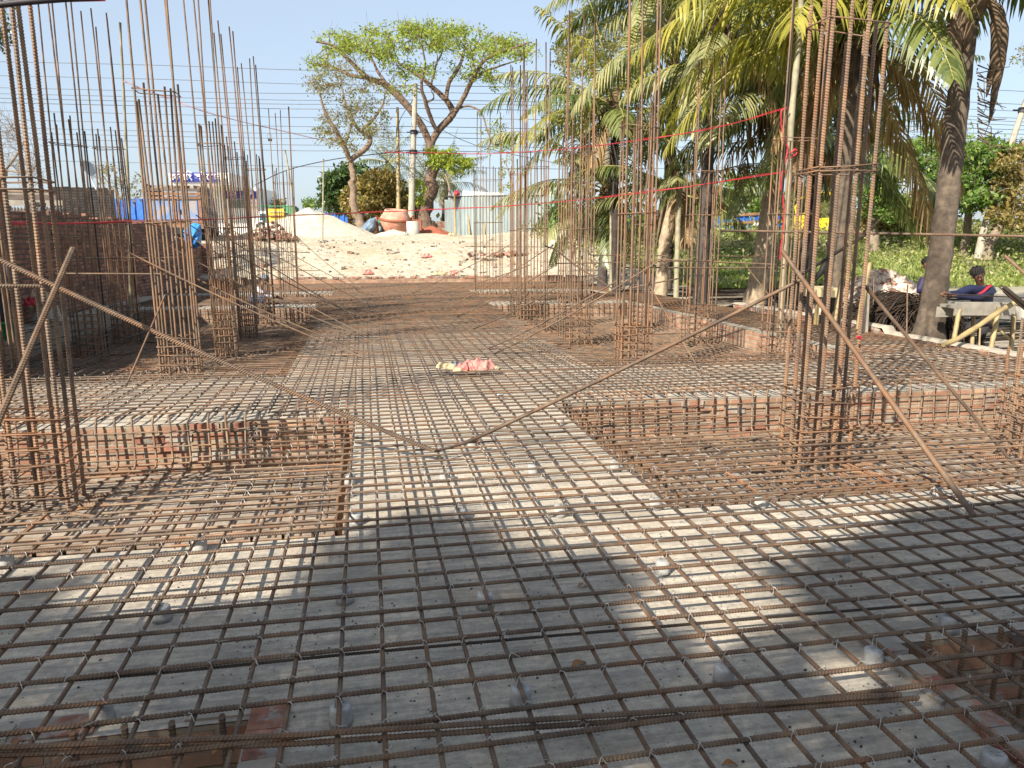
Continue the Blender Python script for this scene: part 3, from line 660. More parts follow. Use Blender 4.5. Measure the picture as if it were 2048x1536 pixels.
pole([at(797, 425, 48), at(795, 215, 48)], .14, 'straight bamboo post behind the concrete mixer', 'bamboo', r2=.09)
# ------------------------------------------------------------------ mortar cover blocks
blocks = [(325, 1240), (690, 1204), (970, 1214), (920, 1040), (1120, 1032), (1325, 1146), (1682, 1120), (400, 1100), (205, 1440), (682, 1446), (1042, 1408), (1447, 1365), (1745, 1330), (1897, 1262), (1985, 1545), (12, 1130), (945, 897), (890, 962), (1066, 948), (1230, 942), (1310, 1018), (1872, 992), (712, 1048), (700, 968), (1120, 850), (1520, 1015), (1000, 800), (560, 800), (1400, 770)]
rows = sorted(blocks, key=lambda p: -p[1]); bands = [(1500, 1600, 'the bottom edge'), (1380, 1500, 'the frontmost row'), (1280, 1380, 'the second row'), (1180, 1280, 'the third row'), (1080, 1180, 'the fourth row'), (1000, 1080, 'the fifth row'), (920, 1000, 'the sixth row'), (700, 920, 'the farthest visible row')]
for lo, hi, nm in bands:
    bs = sorted([p for p in blocks if lo <= p[1] < hi])
    for i, (px, py) in enumerate(bs):
        c = onz(px, py, 0); q = MB(); j = lambda: random.uniform(-.002, .002)
        rr = .036; q.lathe((c.x, c.y, 0), [(.001, .0), (rr*1.08, 0), (rr*1.02+j(), .02), (rr*.97+j(), .045), (rr*.92, .059), (rr*.8, .062), (.001, .061)], 'cover', 14)
        if py > 1000:
            for k in range(5): q.tube([(c.x+random.uniform(-.02, .02), c.y+random.uniform(-.02, .02), .06), (c.x+random.uniform(-.05, .05), c.y+random.uniform(-.05, .05), .09)], .0012, 'tie', 3)
        single(q, 'cover_block', 'grey mortar cover block in %s of the mesh, %s from the left' % (nm, ORD[i]), 'spacer block', 'mortar cover blocks under the mesh', base=(c.x, c.y, 0))
# loose dirt specks and crumbs on the shaded slab
q = MB()
for k in range(2600):
    x, y = rng.uniform(-1.8, 4.5), rng.uniform(1.0, 3.75)
    if any(a-.02 < x < b+.02 and c-.02 < y < d+.02 for a, b, c, d in PITS.values()): continue
    if nz(x*1.3, y*1.7, 1, 5) < random.uniform(-.5, .9): continue
    s = rng.uniform(.002, .0065); q.box((x, y, s*.4), (s, s*rng.uniform(.5, 1.6), s*.8), 'grit', rot=random.random()*3, jit=s*.3)
single(q, 'dirt_crumbs', 'dark crumbs of dirt scattered on the shaded concrete', 'dirt', kind='stuff')
def curled(c, L, wd, rz, mat, tilt=.3):
    q = MB()
    def f(u, v):
        x = (u-.5)*L; ww = wd*math.sin(math.pi*min(1, max(.02, u)))**.7*(v-.5); z = .006+abs(v-.5)*wd*1.1*tilt+.01*math.sin(u*4)
        return (c[0]+x*math.cos(rz)-ww*math.sin(rz), c[1]+x*math.sin(rz)+ww*math.cos(rz), c[2]+z)
    q.grid(f, 9, 5, mat); return q
for (px, py, z, L, rz, mat, lab) in [(1158, 1332, 0, .07, .5, 'leafdry', 'curled brown leaf lying on the concrete in the foreground'), (533, 1512, .0, .07, .2, 'bamboo', 'yellowed leaf on the rim of the bottom left pit'), (438, 1500, -.03, .07, 1.2, 'leafdry', 'dry leaf caught in the bottom left pit'), (1460, 1534, .0, .05, 0, 'leafdry', 'small brown leaf at the bottom edge'), (880, 917, .0, .06, .4, 'leafg', 'green leaf on the sunlit slab beside the prop ends'), (165, 1022, -.28, .09, .6, 'leafdry', 'orange dry leaf at the foot of the nearest left column'), (1165, 1175, 0, .05, .3, 'leafdry', 'small dry leaf left of the sun patch')]:
    c = onz(px, py, z); single(curled(c, L, L*.45, rz, mat), 'fallen_leaf', lab, 'leaf', base=c)
# ------------------------------------------------------------------ cloth sack on the mesh
def sackblob(mb, c, L, W, Hh, rz, mat, seed, n=44, nv=22):
    def f(u, v):
        a = v*math.pi; t = u*2-1; prof = max(.02, (1-abs(t)**2.6))**.55
        wob_ = 1+.16*nz(u*9, v*7, 1, seed)-.22*abs(math.sin(u*13+3*math.sin(v*5+seed)+seed))**.5
        x = t*L/2; y = -math.cos(a)*W/2*prof*wob_; z = math.sin(a)*Hh*prof*(1.25+.2*nz(u*7+2, v*4, 1, seed+2)-.55*abs(math.sin(u*10+v*6+seed*2+2*math.sin(v*7)))**.6)
        return (c[0]+x*math.cos(rz)-y*math.sin(rz), c[1]+x*math.sin(rz)+y*math.cos(rz), c[2]+max(-.01, z))
    mb.grid(f, n, nv, mat)
c = onz(930, 738, .09)
sk_ = empty('cement_sack', c, 'crumpled pink and cream woven sack lying on the mesh', 'sack')
q = MB(); sackblob(q, c+Vector((.16, .04, 0)), .42, .34, .105, -.05, 'pinkbag', 1); sackblob(q, c+Vector((.0, -.03, 0)), .24, .24, .08, .3, 'pinkbag', 4); part(q, 'pink_fabric', sk_)
q = MB(); sackblob(q, c+Vector((-.20, .10, 0)), .30, .13, .07, -.7, 'cream', 2); part(q, 'cream_fabric', sk_)
q = MB(); sackblob(q, c+Vector((-.02, -.08, -.005)), .28, .12, .045, .1, 'cream', 6); part(q, 'cream_hem', sk_)
q = MB(); sackblob(q, c+Vector((.35, -.02, 0)), .10, .08, .03, -.3, 'cream', 7); part(q, 'tied_corner', sk_)
q = MB(); sackblob(q, c+Vector((-.12, .12, .02)), .16, .10, .05, .2, 'greytarp', 3); part(q, 'grey_fabric', sk_)
# ================================================================== SURROUNDINGS
# unseen tree added behind the camera, crown shaped to cast the near slab's shade
def inpoly(p, poly):
    x, y = p; c = False; n = len(poly)
    for i in range(n):
        x1, y1 = poly[i]; x2, y2 = poly[i-1]
        if (y1 > y) != (y2 > y) and x < (x2-x1)*(y-y1)/(y2-y1)+x1: c = not c
    return c
W2 = lambda L: [tuple(onz(px, py, .04)[:2]) for px, py in L]
shade = W2([(2120, 985), (2048, 988), (1800, 1008), (1700, 1060), (1560, 1100), (1500, 1130), (1650, 1200), (1560, 1232), (1340, 1265), (1270, 1215), (1290, 1160), (1330, 1120), (1180, 1080), (1010, 1060), (960, 1010), (820, 1005), (700, 1060), (600, 1100), (0, 1120), (-700, 1180)])
shade = [(12, 3.7)] + shade + [(-4.5, 3.6), (-5.5, -2.5), (12, -3)]
litp = [W2([(120, 1195), (230, 1120), (560, 1090), (620, 1100), (560, 1165), (400, 1195), (250, 1215)]), W2([(1630, 1330), (1680, 1295), (1760, 1318), (1700, 1345)]), W2([(1330, 1130), (1350, 1100), (1500, 1130), (1420, 1170)]), W2([(1040, 1055), (1130, 1060), (1110, 1090), (1060, 1085)])]
crown = MB(); pts = []
S = np.array(SUN); 
for k in range(80000):
    x, y = rng.uniform(-5.5, 11), rng.uniform(-2.5, 4.6)
    jx, jy = rng.normal(0, .015, 2)
    if not all(inpoly((x+a, y+b), shade) for a, b in ((jx, jy), (.09, 0), (-.09, 0), (0, .09), (0, -.05))) or any(inpoly((x+a, y+b), L) for L in litp for a, b in ((0, 0), (.08, 0), (-.08, 0), (0, .1), (0, -.1))): continue
    if y < .3 and rng.random() < .6: continue
    h = 4.2+1.2*math.sin(x*.9+1)*math.cos(y*.8)+rng.uniform(0, 1.8)
    h = max(h, (4.6+y)*1.02+.4)
    pts.append(np.array([x, y, .04])+S*(h/S[2]))
pts = np.array(pts); crown.leaves(pts-np.array([0, 0, .05]), .15, 'leafd', .7)
st = empty('added_shade_tree', (-5.2, -9.0, -.45), 'unseen leafy tree added behind the camera to cast the shade on the near slab', 'tree')
tr = MB(); tr.tube([(-5.2, -9, -.5), (-5.1, -8.6, 1.5), (-4.9, -8, 3.2)], [.42, .33, .28], 'bark', 10)
cen = pts.mean(0)
for k in range(26):
    e = pts[rng.integers(len(pts))]; m = (np.array([-4.9, -8, 3.2])+e)/2+np.array([0, 0, -.5]); tr.tube([(-4.9, -8, 3.1), tuple(m), tuple(e)], [.13, .07, .02], 'bark', 6)
part(tr, 'trunk', st); part(crown, 'crown', st)

# ---- trees ------------------------------------------------------------------
def pl(pts, D, dd=0):
    n = len(pts); return [at(px, py, D+dd*i/(max(1, n-1))) for i, (px, py) in enumerate(pts)]
def refine(P, k=4, amp=0.05):
    P = [Vector(p) for p in P]; out = []
    for i in range(len(P)-1):
        p0 = P[max(0, i-1)]; p1 = P[i]; p2 = P[i+1]; p3 = P[min(len(P)-1, i+2)]
        for j in range(k):
            t = j/k; q = .5*((2*p1)+(-p0+p2)*t+(2*p0-5*p1+4*p2-p3)*t*t+(-p0+3*p1-3*p2+p3)*t**3)
            out.append(q+Vector((random.uniform(-amp, amp), random.uniform(-amp, amp), random.uniform(-amp, amp)*.5)))
    out.append(P[-1]); return out
def tree(name, label, cat, limbs, D, clumps, leaf, bark='bark', size=.16, per=40, crad=.5, depth=4, twig=.012, group=None, down=.2, spread=None, base_ext=.6):
    """limbs: (pixel points, r0, r1, depth offset at the end); clumps: (px, py, rx, ry, n)"""
    nodes = []; tb = MB()
    for i, (pp, r0, r1, dd) in enumerate(limbs):
        P = refine(pl(pp, D, 0) if dd == 0 else [at(px, py, D+dd[0]+(dd[1]-dd[0])*k/(len(pp)-1)) for k, (px, py) in enumerate(pp)], 4, r1*.6)
        if i == 0: P = [P[0]-Vector((0, 0, base_ext))]+P
        tb.tube(P, [r0*(1.35 if i == 0 else 1), r0, (r0+r1)/2, r1], bark, 9 if r0 > .1 else 6)
        for k, p in enumerate(P):
            if i > 0 or k > len(P)*.75: nodes.append((np.array(p), r1))
    NP = np.array([n[0] for n in nodes]); C = []; LC = []
    for (px, py, rx, ry, n) in clumps:
        for k in range(n):
            a = rng.uniform(0, 6.283); q = math.sqrt(rng.uniform(0, 1))
            C.append(np.array(at(px+rx*q*math.cos(a), py+ry*q*math.sin(a), D+rng.uniform(-depth, depth)*math.sqrt(max(0.05, 1-q*q*.7)))))
    allp = NP
    C.sort(key=lambda c: np.min(np.linalg.norm(NP-c, axis=1)))
    for c in C:
        d = np.linalg.norm(allp-c, axis=1)+np.maximum(0, allp[:, 2]-c[2])*.8; j = np.argmin(d); p = allp[j]
        m = (p+c)/2+rng.normal(0, .08, 3)*d[j]*.5+np.array([0, 0, .1*d[j]])
        P = refine([p, m, c], 3, .02); tb.tube(P, [twig*2.2 if d[j] > 1 else twig*1.4, twig*.7], bark, 4, cap=False)
        allp = np.vstack([allp, np.array([tuple(x) for x in P[2:]])])
        if leaf:
            nl = int(per*rng.uniform(.5, 1.5)); u = rng.normal(0, 1, (nl, 3)); u /= np.linalg.norm(u, axis=1)[:, None]+1e-9
            LC.append(c+u*(rng.uniform(0, 1, (nl, 1))**.5)*crad*rng.uniform(.6, 1.3)*np.array([1, 1, .6]))
            for tw in range(3):
                e = c+rng.normal(0, crad*.45, 3); tb.tube([tuple(c), tuple(e)], twig*.5, bark, 3, cap=False)
        else:
            for tw in range(4):
                e = c+rng.normal(0, crad*.7, 3)+np.array([0, 0, crad*.2]); tb.tube([tuple(c), tuple((c+e)/2+rng.normal(0, .05, 3)), tuple(e)], twig*.5, bark, 3, cap=False)
    base = at(*limbs[0][0][0], D)
    root = empty(name, base, label, cat, group); part(tb, 'trunk', root)
    if LC:
        cb = MB(); cb.leaves(np.concatenate(LC), size, leaf, .5, down); part(cb, 'crown', root)
    return root
D1 = 50
tree('flat_crowned_tree', 'tall forked tree with a wide flat light green crown in the centre', 'tree', [
 ([(856, 470), (850, 425), (862, 375), (868, 335), (860, 292)], .46, .28, 0),
 ([(861, 292), (838, 243), (800, 195), (765, 166), (735, 156), (700, 122), (668, 92), (632, 84)], .24, .05, (0, -2)),
 ([(735, 156), (700, 150), (660, 132), (625, 130)], .12, .04, (-1, 2)), ([(800, 195), (760, 150), (745, 120), (720, 80), (690, 62)], .10, .03, (0, 3)),
 ([(861, 292), (876, 262), (900, 236), (906, 222), (892, 200), (862, 172), (838, 152), (800, 128), (770, 105)], .24, .05, (0, 2)),
 ([(873, 262), (860, 232), (852, 205), (843, 172), (850, 130), (845, 92)], .14, .04, (0, -3)), ([(852, 205), (868, 196), (862, 180)], .07, .03, (0, 0)),
 ([(903, 236), (922, 205), (935, 178), (952, 145), (972, 118), (1015, 100), (1062, 84)], .16, .04, (0, -2)), ([(935, 178), (955, 150), (1000, 132), (1052, 116)], .10, .03, (0, 2)),
 ([(892, 200), (898, 165), (918, 135), (930, 92), (925, 65)], .14, .04, (0, 3)), ([(862, 172), (872, 130), (885, 100), (880, 65)], .08, .03, (1, 4)), ([(952, 145), (945, 110), (960, 75)], .07, .03, (0, 2)),
 ([(906, 222), (935, 212), (962, 225), (975, 262), (985, 290)], .07, .03, (0, -1))], D1,
 [(670, 88, 48, 22, 26), (730, 95, 55, 35, 34), (800, 75, 70, 30, 44), (860, 62, 70, 18, 36), (920, 80, 80, 30, 48), (990, 95, 80, 24, 40), (1040, 98, 42, 14, 18), (830, 142, 55, 14, 18), (770, 120, 40, 18, 14), (640, 125, 26, 12, 8), (930, 140, 60, 18, 14), (800, 175, 25, 16, 6), (1000, 165, 40, 12, 8), (985, 270, 36, 30, 10), (1010, 285, 22, 16, 6)],
 'leafl', 'bark', .21, 34, .72, 4.5, .018, None, .3)
tree('sparse_tree', 'thin gnarled tree with sparse olive foliage left of the flat crowned tree', 'tree', [
 ([(724, 458), (712, 425), (704, 385), (706, 350), (699, 322)], .24, .17, 0),
 ([(699, 322), (688, 292), (672, 262), (650, 225), (640, 185)], .16, .04, (0, -2)),
 ([(700, 320), (722, 305), (738, 288), (738, 268), (722, 262), (700, 235), (688, 200), (680, 150)], .17, .04, (0, 2)), ([(722, 262), (745, 240), (765, 210), (770, 185)], .09, .03, (0, 1)), ([(688, 292), (700, 260), (706, 230)], .08, .03, (0, 1)),
 ([(672, 262), (655, 268), (640, 262)], .06, .02, (0, 1))], 46,
 [(650, 150, 42, 40, 36), (690, 180, 60, 60, 56), (740, 200, 48, 50, 34), (670, 255, 40, 36, 44), (720, 235, 50, 34, 24), (755, 255, 35, 24, 16), (690, 290, 30, 14, 8)],
 'leafs', 'sparsebark', .17, 17, .55, 3, .014, None, .2)
tree('mango_tree', 'dense dark green round tree at the left of the bushy row', 'tree', [([(700, 452), (702, 420), (700, 390)], .2, .12, 0), ([(700, 390), (680, 365), (672, 350)], .1, .04, (0, 0)), ([(700, 390), (715, 360)], .1, .04, (0, 0))], 54,
 [(688, 370, 36, 38, 70), (672, 400, 24, 26, 34), (715, 350, 24, 20, 20), (662, 385, 14, 30, 16)], 'leafd', 'bark', .34, 60, .62, 2.5, .02)
tree('bushy_tree', 'broad bush with brownish olive foliage behind the concrete mixer', 'tree', [([(752, 455), (750, 420), (755, 395)], .2, .12, 0), ([(755, 395), (780, 375)], .1, .04, (0, 0))], 52,
 [(755, 385, 52, 36, 110), (735, 405, 45, 34, 60), (795, 410, 42, 30, 60), (815, 420, 30, 26, 30), (760, 350, 30, 10, 14)], 'leafb', 'bark', .30, 60, .6, 3, .02)
tree('leafy_sapling', 'bright green leafy climber growing round the foot of the flat crowned tree', 'tree', [([(905, 420), (898, 370), (885, 330)], .09, .05, 0), ([(885, 330), (925, 320)], .04, .02, (0, 0))], 48,
 [(895, 320, 38, 20, 22), (925, 330, 24, 18, 12), (865, 315, 20, 14, 6), (835, 385, 8, 26, 10)], 'leafl', 'palebark', .26, 34, .45, 1.5, .014)
tree('tall_light_tree', 'tall sparse light green tree rising behind the left palms', 'tree', [([(1215, 470), (1212, 300), (1200, 180)], .35, .2, 0), ([(1200, 180), (1170, 110), (1150, 70)], .14, .04, (0, -2)), ([(1200, 180), (1225, 100), (1230, 50)], .14, .04, (0, 2)), ([(1205, 220), (1150, 200), (1120, 190)], .1, .04, (0, 1)), ([(1212, 250), (1260, 180), (1290, 120)], .1, .04, (0, 1))], 48,
 [(1195, 60, 70, 50, 70), (1160, 110, 50, 50, 40), (1250, 100, 60, 60, 50), (1120, 200, 40, 50, 34), (1150, 250, 40, 30, 18), (1300, 60, 40, 60, 26)], 'leafs', 'palebark', .24, 26, .6, 3.5, .016)
tree('vine_sapling', 'thin wispy sapling sticking up behind the tin shed', 'sapling', [([(1030, 395), (1022, 360), (1012, 325), (1016, 300)], .05, .02, 0)], 46, [(1015, 335, 14, 26, 6), (1005, 372, 16, 8, 4)], 'leafl', 'palebark', .18, 12, .3, .6, .012)
# trees on the right-hand bank
tree('bank_tree', 'green tree on the bank just left of the leaning concrete post', 'tree', [([(1741, 500), (1745, 440), (1752, 410)], .26, .17, 0), ([(1752, 410), (1780, 360), (1790, 320)], .13, .05, (0, -2)), ([(1752, 410), (1735, 370)], .09, .04, (0, 2))], 37,
 [(1790, 330, 60, 44, 60), (1850, 320, 50, 40, 46), (1770, 400, 50, 40, 40), (1730, 380, 34, 30, 18)], 'leafg', 'palebark', .22, 44, .55, 3, .016, 'trees on the right bank')
tree('bank_tree', 'green tree on the bank directly right of the near palm trunk', 'tree', [([(1932, 498), (1936, 440), (1932, 405)], .19, .15, 0), ([(1932, 405), (1905, 350), (1900, 310)], .14, .05, (0, -2)), ([(1934, 405), (1965, 350), (1985, 320)], .14, .05, (0, 2))], 36,
 [(1930, 320, 60, 40, 60), (1960, 370, 55, 44, 56), (1900, 370, 40, 50, 40), (1995, 310, 50, 30, 40), (1935, 405, 22, 20, 10)], 'leafg', 'palebark', .22, 46, .55, 3, .016, 'trees on the right bank')
tree('bank_tree', 'stout pale tree on the bank at the right edge of the photo', 'tree', [([(1975, 492), (2005, 440), (2022, 400)], .24, .18, 0), ([(2022, 400), (2040, 350), (2050, 320)], .15, .06, (0, -1)), ([(2015, 415), (1990, 370)], .1, .04, (0, 1))], 35,
 [(2040, 330, 50, 40, 46), (2060, 380, 60, 50, 50), (2000, 400, 36, 40, 22), (2030, 440, 40, 16, 12)], 'leafb', 'palebark', .22, 46, .55, 3, .016, 'trees on the right bank')
tree('bank_tree', 'yellowish green tree low behind the palms at the bank foot', 'tree', [([(1805, 490), (1800, 440), (1790, 420)], .16, .1, 0)], 43,
 [(1800, 430, 60, 40, 60), (1850, 420, 40, 50, 40), (1750, 440, 40, 34, 30)], 'leafb', 'palebark', .24, 46, .6, 3, .016, 'trees on the right bank')
tree('bare_tree', 'nearly bare pale tree reaching across the sky left of the near palm', 'tree', [([(1700, 480), (1690, 380), (1700, 300)], .3, .16, 0), ([(1700, 300), (1740, 265), (1790, 245), (1850, 235)], .1, .03, (0, 2)), ([(1700, 300), (1680, 200), (1690, 150)], .12, .04, (0, 0)), ([(1745, 262), (1790, 200), (1830, 170)], .06, .02, (0, 2))], 42,
 [(1780, 230, 70, 40, 30), (1830, 180, 40, 40, 16), (1700, 180, 60, 40, 26), (1920, 260, 40, 30, 10)], 'leafs', 'palebark', .18, 9, .5, 2, .014)
tree('bare_tree', 'wispy treetop touching the right edge of the photo high above the leaning post', 'tree', [([(2180, 470), (2160, 300), (2120, 160)], .3, .12, 0), ([(2120, 160), (2070, 120), (2040, 95)], .07, .02, (0, 0))], 50, [(2045, 110, 26, 30, 16), (2110, 120, 50, 40, 20)], 'leafs', 'palebark', .2, 12, .5, 1, .014)
for i, (px, py, r_, lf, lab) in enumerate([(1480, 395, 60, 'leafg', 'hazy green tree behind the blue truck between the palms'), (1400, 410, 50, 'leafs', 'hazy pale tree behind the yellow truck cab'), (1560, 420, 60, 'leafg', 'hazy tree behind the big pale palm trunk'), (1640, 410, 60, 'leafs', 'hazy olive tree behind the yellow machine'), (1100, 430, 36, 'leafs', 'low hazy shrub tree right of the tin shed')]):
    tree('distant_tree', lab, 'tree', [([(px, 468), (px+4, 430)], .3, .2, 0)], 78+i*3, [(px, py-10, r_, 34, 46), (px, py+14, r_*1.1, 24, 30)], lf, 'palebark', .45, 36, 1.1, 4, .03, 'far trees along the road')
tree('bare_tree', 'bare branching tree at the left edge above the shack roof', 'tree', [([(-20, 430), (0, 380), (10, 340)], .2, .12, 0), ([(10, 340), (40, 300), (50, 270)], .07, .02, (0, 1)), ([(10, 340), (60, 345), (75, 320)], .06, .02, (0, 0)), ([(0, 370), (-10, 300), (0, 240)], .08, .03, (0, 0))], 40, [(30, 300, 40, 44, 60), (60, 350, 30, 30, 36), (10, 250, 24, 26, 20)], None, 'palebark', .1, 6, .55, 1.5, .012)
tree('feathery_shrub', 'feathery bare shrub behind the sooty brick block', 'shrub', [([(240, 440), (238, 400), (232, 370)], .06, .03, 0), ([(238, 400), (265, 370)], .03, .02, (0, 0)), ([(238, 395), (205, 350)], .03, .02, (0, 0))], 34, [(225, 350, 30, 26, 26), (262, 375, 30, 30, 30), (200, 335, 16, 12, 8)], 'leafs', 'palebark', .14, 6, .4, 1, .009)
tree('overhanging_tree', 'dark leafy branch hanging in at the top left corner', 'tree', [([(-260, 470), (-240, 250), (-160, 60)], .3, .2, 0), ([(-160, 60), (-60, 40), (10, 60)], .08, .02, (0, 0))], 22, [(8, 70, 16, 34, 12), (-60, 60, 50, 60, 40), (-160, 20, 120, 70, 120), (10, 20, 10, 10, 3)], 'leafd', 'bark', .13, 24, .28, 1.5, .008)
tree('roadside_shrub', 'dry brownish bush behind the yellow vehicle', 'shrub', [([(545, 440), (545, 415)], .1, .05, 0)], 75, [(545, 405, 22, 9, 26)], 'leafb', 'palebark', .34, 40, .7, 2, .02)
tree('roadside_shrub', 'small green treetop showing over the sand heap', 'shrub', [([(620, 440), (622, 412)], .1, .05, 0)], 85, [(622, 408, 14, 8, 16)], 'leafg', 'palebark', .34, 40, .7, 2, .02)
# tree beyond the brick wall, out of the frame, shading the left pit and the far strip
def offtree(name, label, base, h, rad, n, leaf='leafd'):
    root = empty(name, base, label, 'tree'); tb = MB(); b = Vector(base); top = b+Vector((0, 0, h*.55)); tb.tube(refine([b-Vector((0, 0, .3)), b+Vector((.2, .1, h*.3)), top], 4, .05), [.35, .22, .16], 'bark', 8)
    cb = MB(); LC = []
    for k in range(n):
        u = rng.normal(0, 1, 3); u /= np.linalg.norm(u); c = np.array(b+Vector((0, 0, h*.78)))+u*rng.uniform(.3, 1)*np.array(rad)
        tb.tube([top, (Vector(c)+top)/2+Vector((0, 0, .2)), c], [.05, .01], 'bark', 4, cap=False)
        nl = 34; LC.append(c+rng.normal(0, .42, (nl, 3)))
    cb.leaves(np.concatenate(LC), .17, leaf, .5, .2); part(tb, 'trunk', root); part(cb, 'crown', root)
offtree('roadside_tree', 'leafy tree outside the left edge beyond the brick wall', (-9.6, 8.0, -.5), 10, (2.6, 3.4, 2.4), 60)
offtree('roadside_tree', 'taller leafy tree farther out beyond the left edge', (-13.5, 5.5, -.5), 15, (3.2, 3.2, 2.6), 60)

# ---- coconut palms ---------------------------------------------------------
def frond(mb, base, az, el, L, droop, leafmat, width=.85, dens=1.0, twist=0, dry=0, rach='rachis', lw=.058):
    n = 16; P = [Vector(base)]; d = Vector((math.cos(az)*math.cos(el), math.sin(az)*math.cos(el), math.sin(el))); st = L/n
    for k in range(n):
        P.append(P[-1]+d*st); d = (d+Vector((0, 0, -droop*st*(.35+k/n)))).normalized()
    mb.tube(P, [.035, .022, .012, .004], rach, 5, cap=False)
    PA = np.array([tuple(p) for p in P]); nl = int(L*11.5*dens); V = []; Fc = []
    t = np.linspace(.10, .995, nl)
    pos = np.stack([np.interp(t*n, np.arange(n+1), PA[:, i]) for i in range(3)], 1)
    T = np.gradient(PA, axis=0); T /= np.linalg.norm(T, axis=1)[:, None]; TT = np.stack([np.interp(t*n, np.arange(n+1), T[:, i]) for i in range(3)], 1)
    side0 = np.cross(TT, [0, 0, 1.]); side0 /= np.linalg.norm(side0, axis=1)[:, None]+1e-9; upv = np.cross(side0, TT)
    allV = []; cnt = 0; Fq = []
    for sg in (-1, 1):
        ln = width*np.sin(np.pi*np.clip(t*.86+.12, 0, 1))**.6*rng.uniform(.82, 1.1, nl); ct, stw = math.cos(twist*sg), math.sin(twist*sg)
        side = side0*sg
        d0 = side*.80+TT*(.45+.2*t[:, None])+upv*(.18-.2*dry)+rng.normal(0, .07+.1*dry, (nl, 3)); d0 /= np.linalg.norm(d0, axis=1)[:, None]
        q = pos.copy(); dirc = d0.copy(); w_ = lw*rng.uniform(.7, 1.2, nl)
        wdir = np.cross(dirc, np.cross(side, TT)*sg+.01); wdir = np.cross(dirc, upv); wdir /= np.linalg.norm(wdir, axis=1)[:, None]+1e-9
        seg = [(0, .55), (.3, 1), (.65, .8), (1, .06)]; prev = 0; ring = []
        for s_, ww in seg:
            step = (s_-prev)*ln[:, None]; 
            if s_ > 0:
                dirc = dirc+np.array([0, 0, -1.])*(.42+.35*rng.uniform(0, 1, (nl, 1))+.5*dry)*(.5+s_)*.9; dirc /= np.linalg.norm(dirc, axis=1)[:, None]; q = q+dirc*step
            prev = s_; ring.append(np.stack([q-wdir*(w_*ww/2)[:, None], q+wdir*(w_*ww/2)[:, None]], 1))
        A = np.stack(ring, 1).reshape(nl, 8, 3); base_i = cnt+np.arange(nl)[:, None]*8
        for k in range(3): Fq.append(base_i+np.array([2*k, 2*k+1, 2*k+3, 2*k+2])[None, :])
        allV.append(A.reshape(-1, 3)); cnt += nl*8
    mb.add(np.concatenate(allV), np.concatenate(Fq), leafmat, None, False)
def palm(label, trunk, D, r0, r1, crown, bark, mats, L=4.2, n=20, seed=1, flare=1.6, dd=(0, 0), extra=(), skip=lambda a, e: False, width=.9, sheath=True, nuts=0, group='coconut palms beside the site', hang=5, name='coconut_palm', dens=1.0):
    st_ = random.getstate(); random.seed(seed)
    P = [at(px, py, D+dd[0]+(dd[1]-dd[0])*k/(len(trunk)-1)) for k, (px, py) in enumerate(trunk)]
    root = empty(name, P[0], label, 'palm tree', group); tb = MB()
    P = [P[0]-Vector((0, 0, .5))]+refine(P, 5, .008); N = len(P)
    rr = [r0*flare*1.1, r0*flare]+[r0*(1+(flare-1)*math.exp(-k*.55))+(r1-r0)*k/N for k in range(1, N-1)]
    for k in range(2, N): rr[k] *= 1+(.035 if k % 2 else -.02)
    tb.tube(P, rr, bark, 14); part(tb, 'trunk', root)
    c = Vector(crown) if crown else P[-1]
    for k in range(n):
        az = k*2.39996+random.uniform(-.25, .25); lvl = k/n; el = R(78-lvl*105+random.uniform(-8, 8))
        if skip(az, el): continue
        m = mats[min(len(mats)-1, int(random.random()*len(mats)))]; q = MB()
        frond(q, c+Vector((math.cos(az)*.12, math.sin(az)*.12, .1-lvl*.35)), az, el, L*random.uniform(.85, 1.1), .30+.1*lvl, m, width, dens)
        part(q, 'frond', root)
    for (az, el, LL, dr, m, *o) in extra:
        q = MB(); frond(q, c+Vector((math.cos(az)*.12, math.sin(az)*.12, (o[1] if len(o) > 1 else 0))), az, el, LL, dr, m, width*(o[0] if o else 1), dens); part(q, 'frond', root)
    if sheath:
        q = MB()
        for k in range(26):
            az = random.uniform(0, 6.28); z = random.uniform(-.9, .3); r = r1*1.15
            a = c+Vector((math.cos(az)*r, math.sin(az)*r, z)); q.tube([a, a+Vector((math.cos(az)*.22, math.sin(az)*.22, -.1)), a+Vector((math.cos(az)*.34, math.sin(az)*.34, -random.uniform(.4, 1.1)))], [.07, .05, .01], 'fibre', 5)
        q.lathe(c+Vector((0, 0, -.5)), [(r1*.9, -.3), (r1*1.5, .2), (r1*1.7, .5), (r1*.8, 1.0)], 'fibre', 10); part(q, 'leaf_sheath', root)
    for k in range(hang):
        az = random.uniform(0, 6.28); q = MB(); frond(q, c+Vector((math.cos(az)*r1, math.sin(az)*r1, -.2)), az, R(-35), L*.62, .9, 'frondd', width*.8, .8, dry=.8, rach='fibre'); part(q, 'dead_frond', root)
    for k in range(nuts):
            q = MB(); az = random.uniform(0, 6.28); q.lathe(c+Vector((math.cos(az)*.35, math.sin(az)*.35, -random.uniform(.3, .8))), [(.01, -.14), (.09, -.08), (.11, 0), (.08, .1), (.01, .15)], 'fibre', 8); part(q, 'coconut', root)
    random.setstate(st_); return root
rtv = Vector((rt.x, rt.y, 0)); AZL = math.atan2(-rt.y, -rt.x); AZR = math.atan2(rt.y, rt.x); AZC = math.atan2(-fw.y, -fw.x); AZF = math.atan2(fw.y, fw.x)
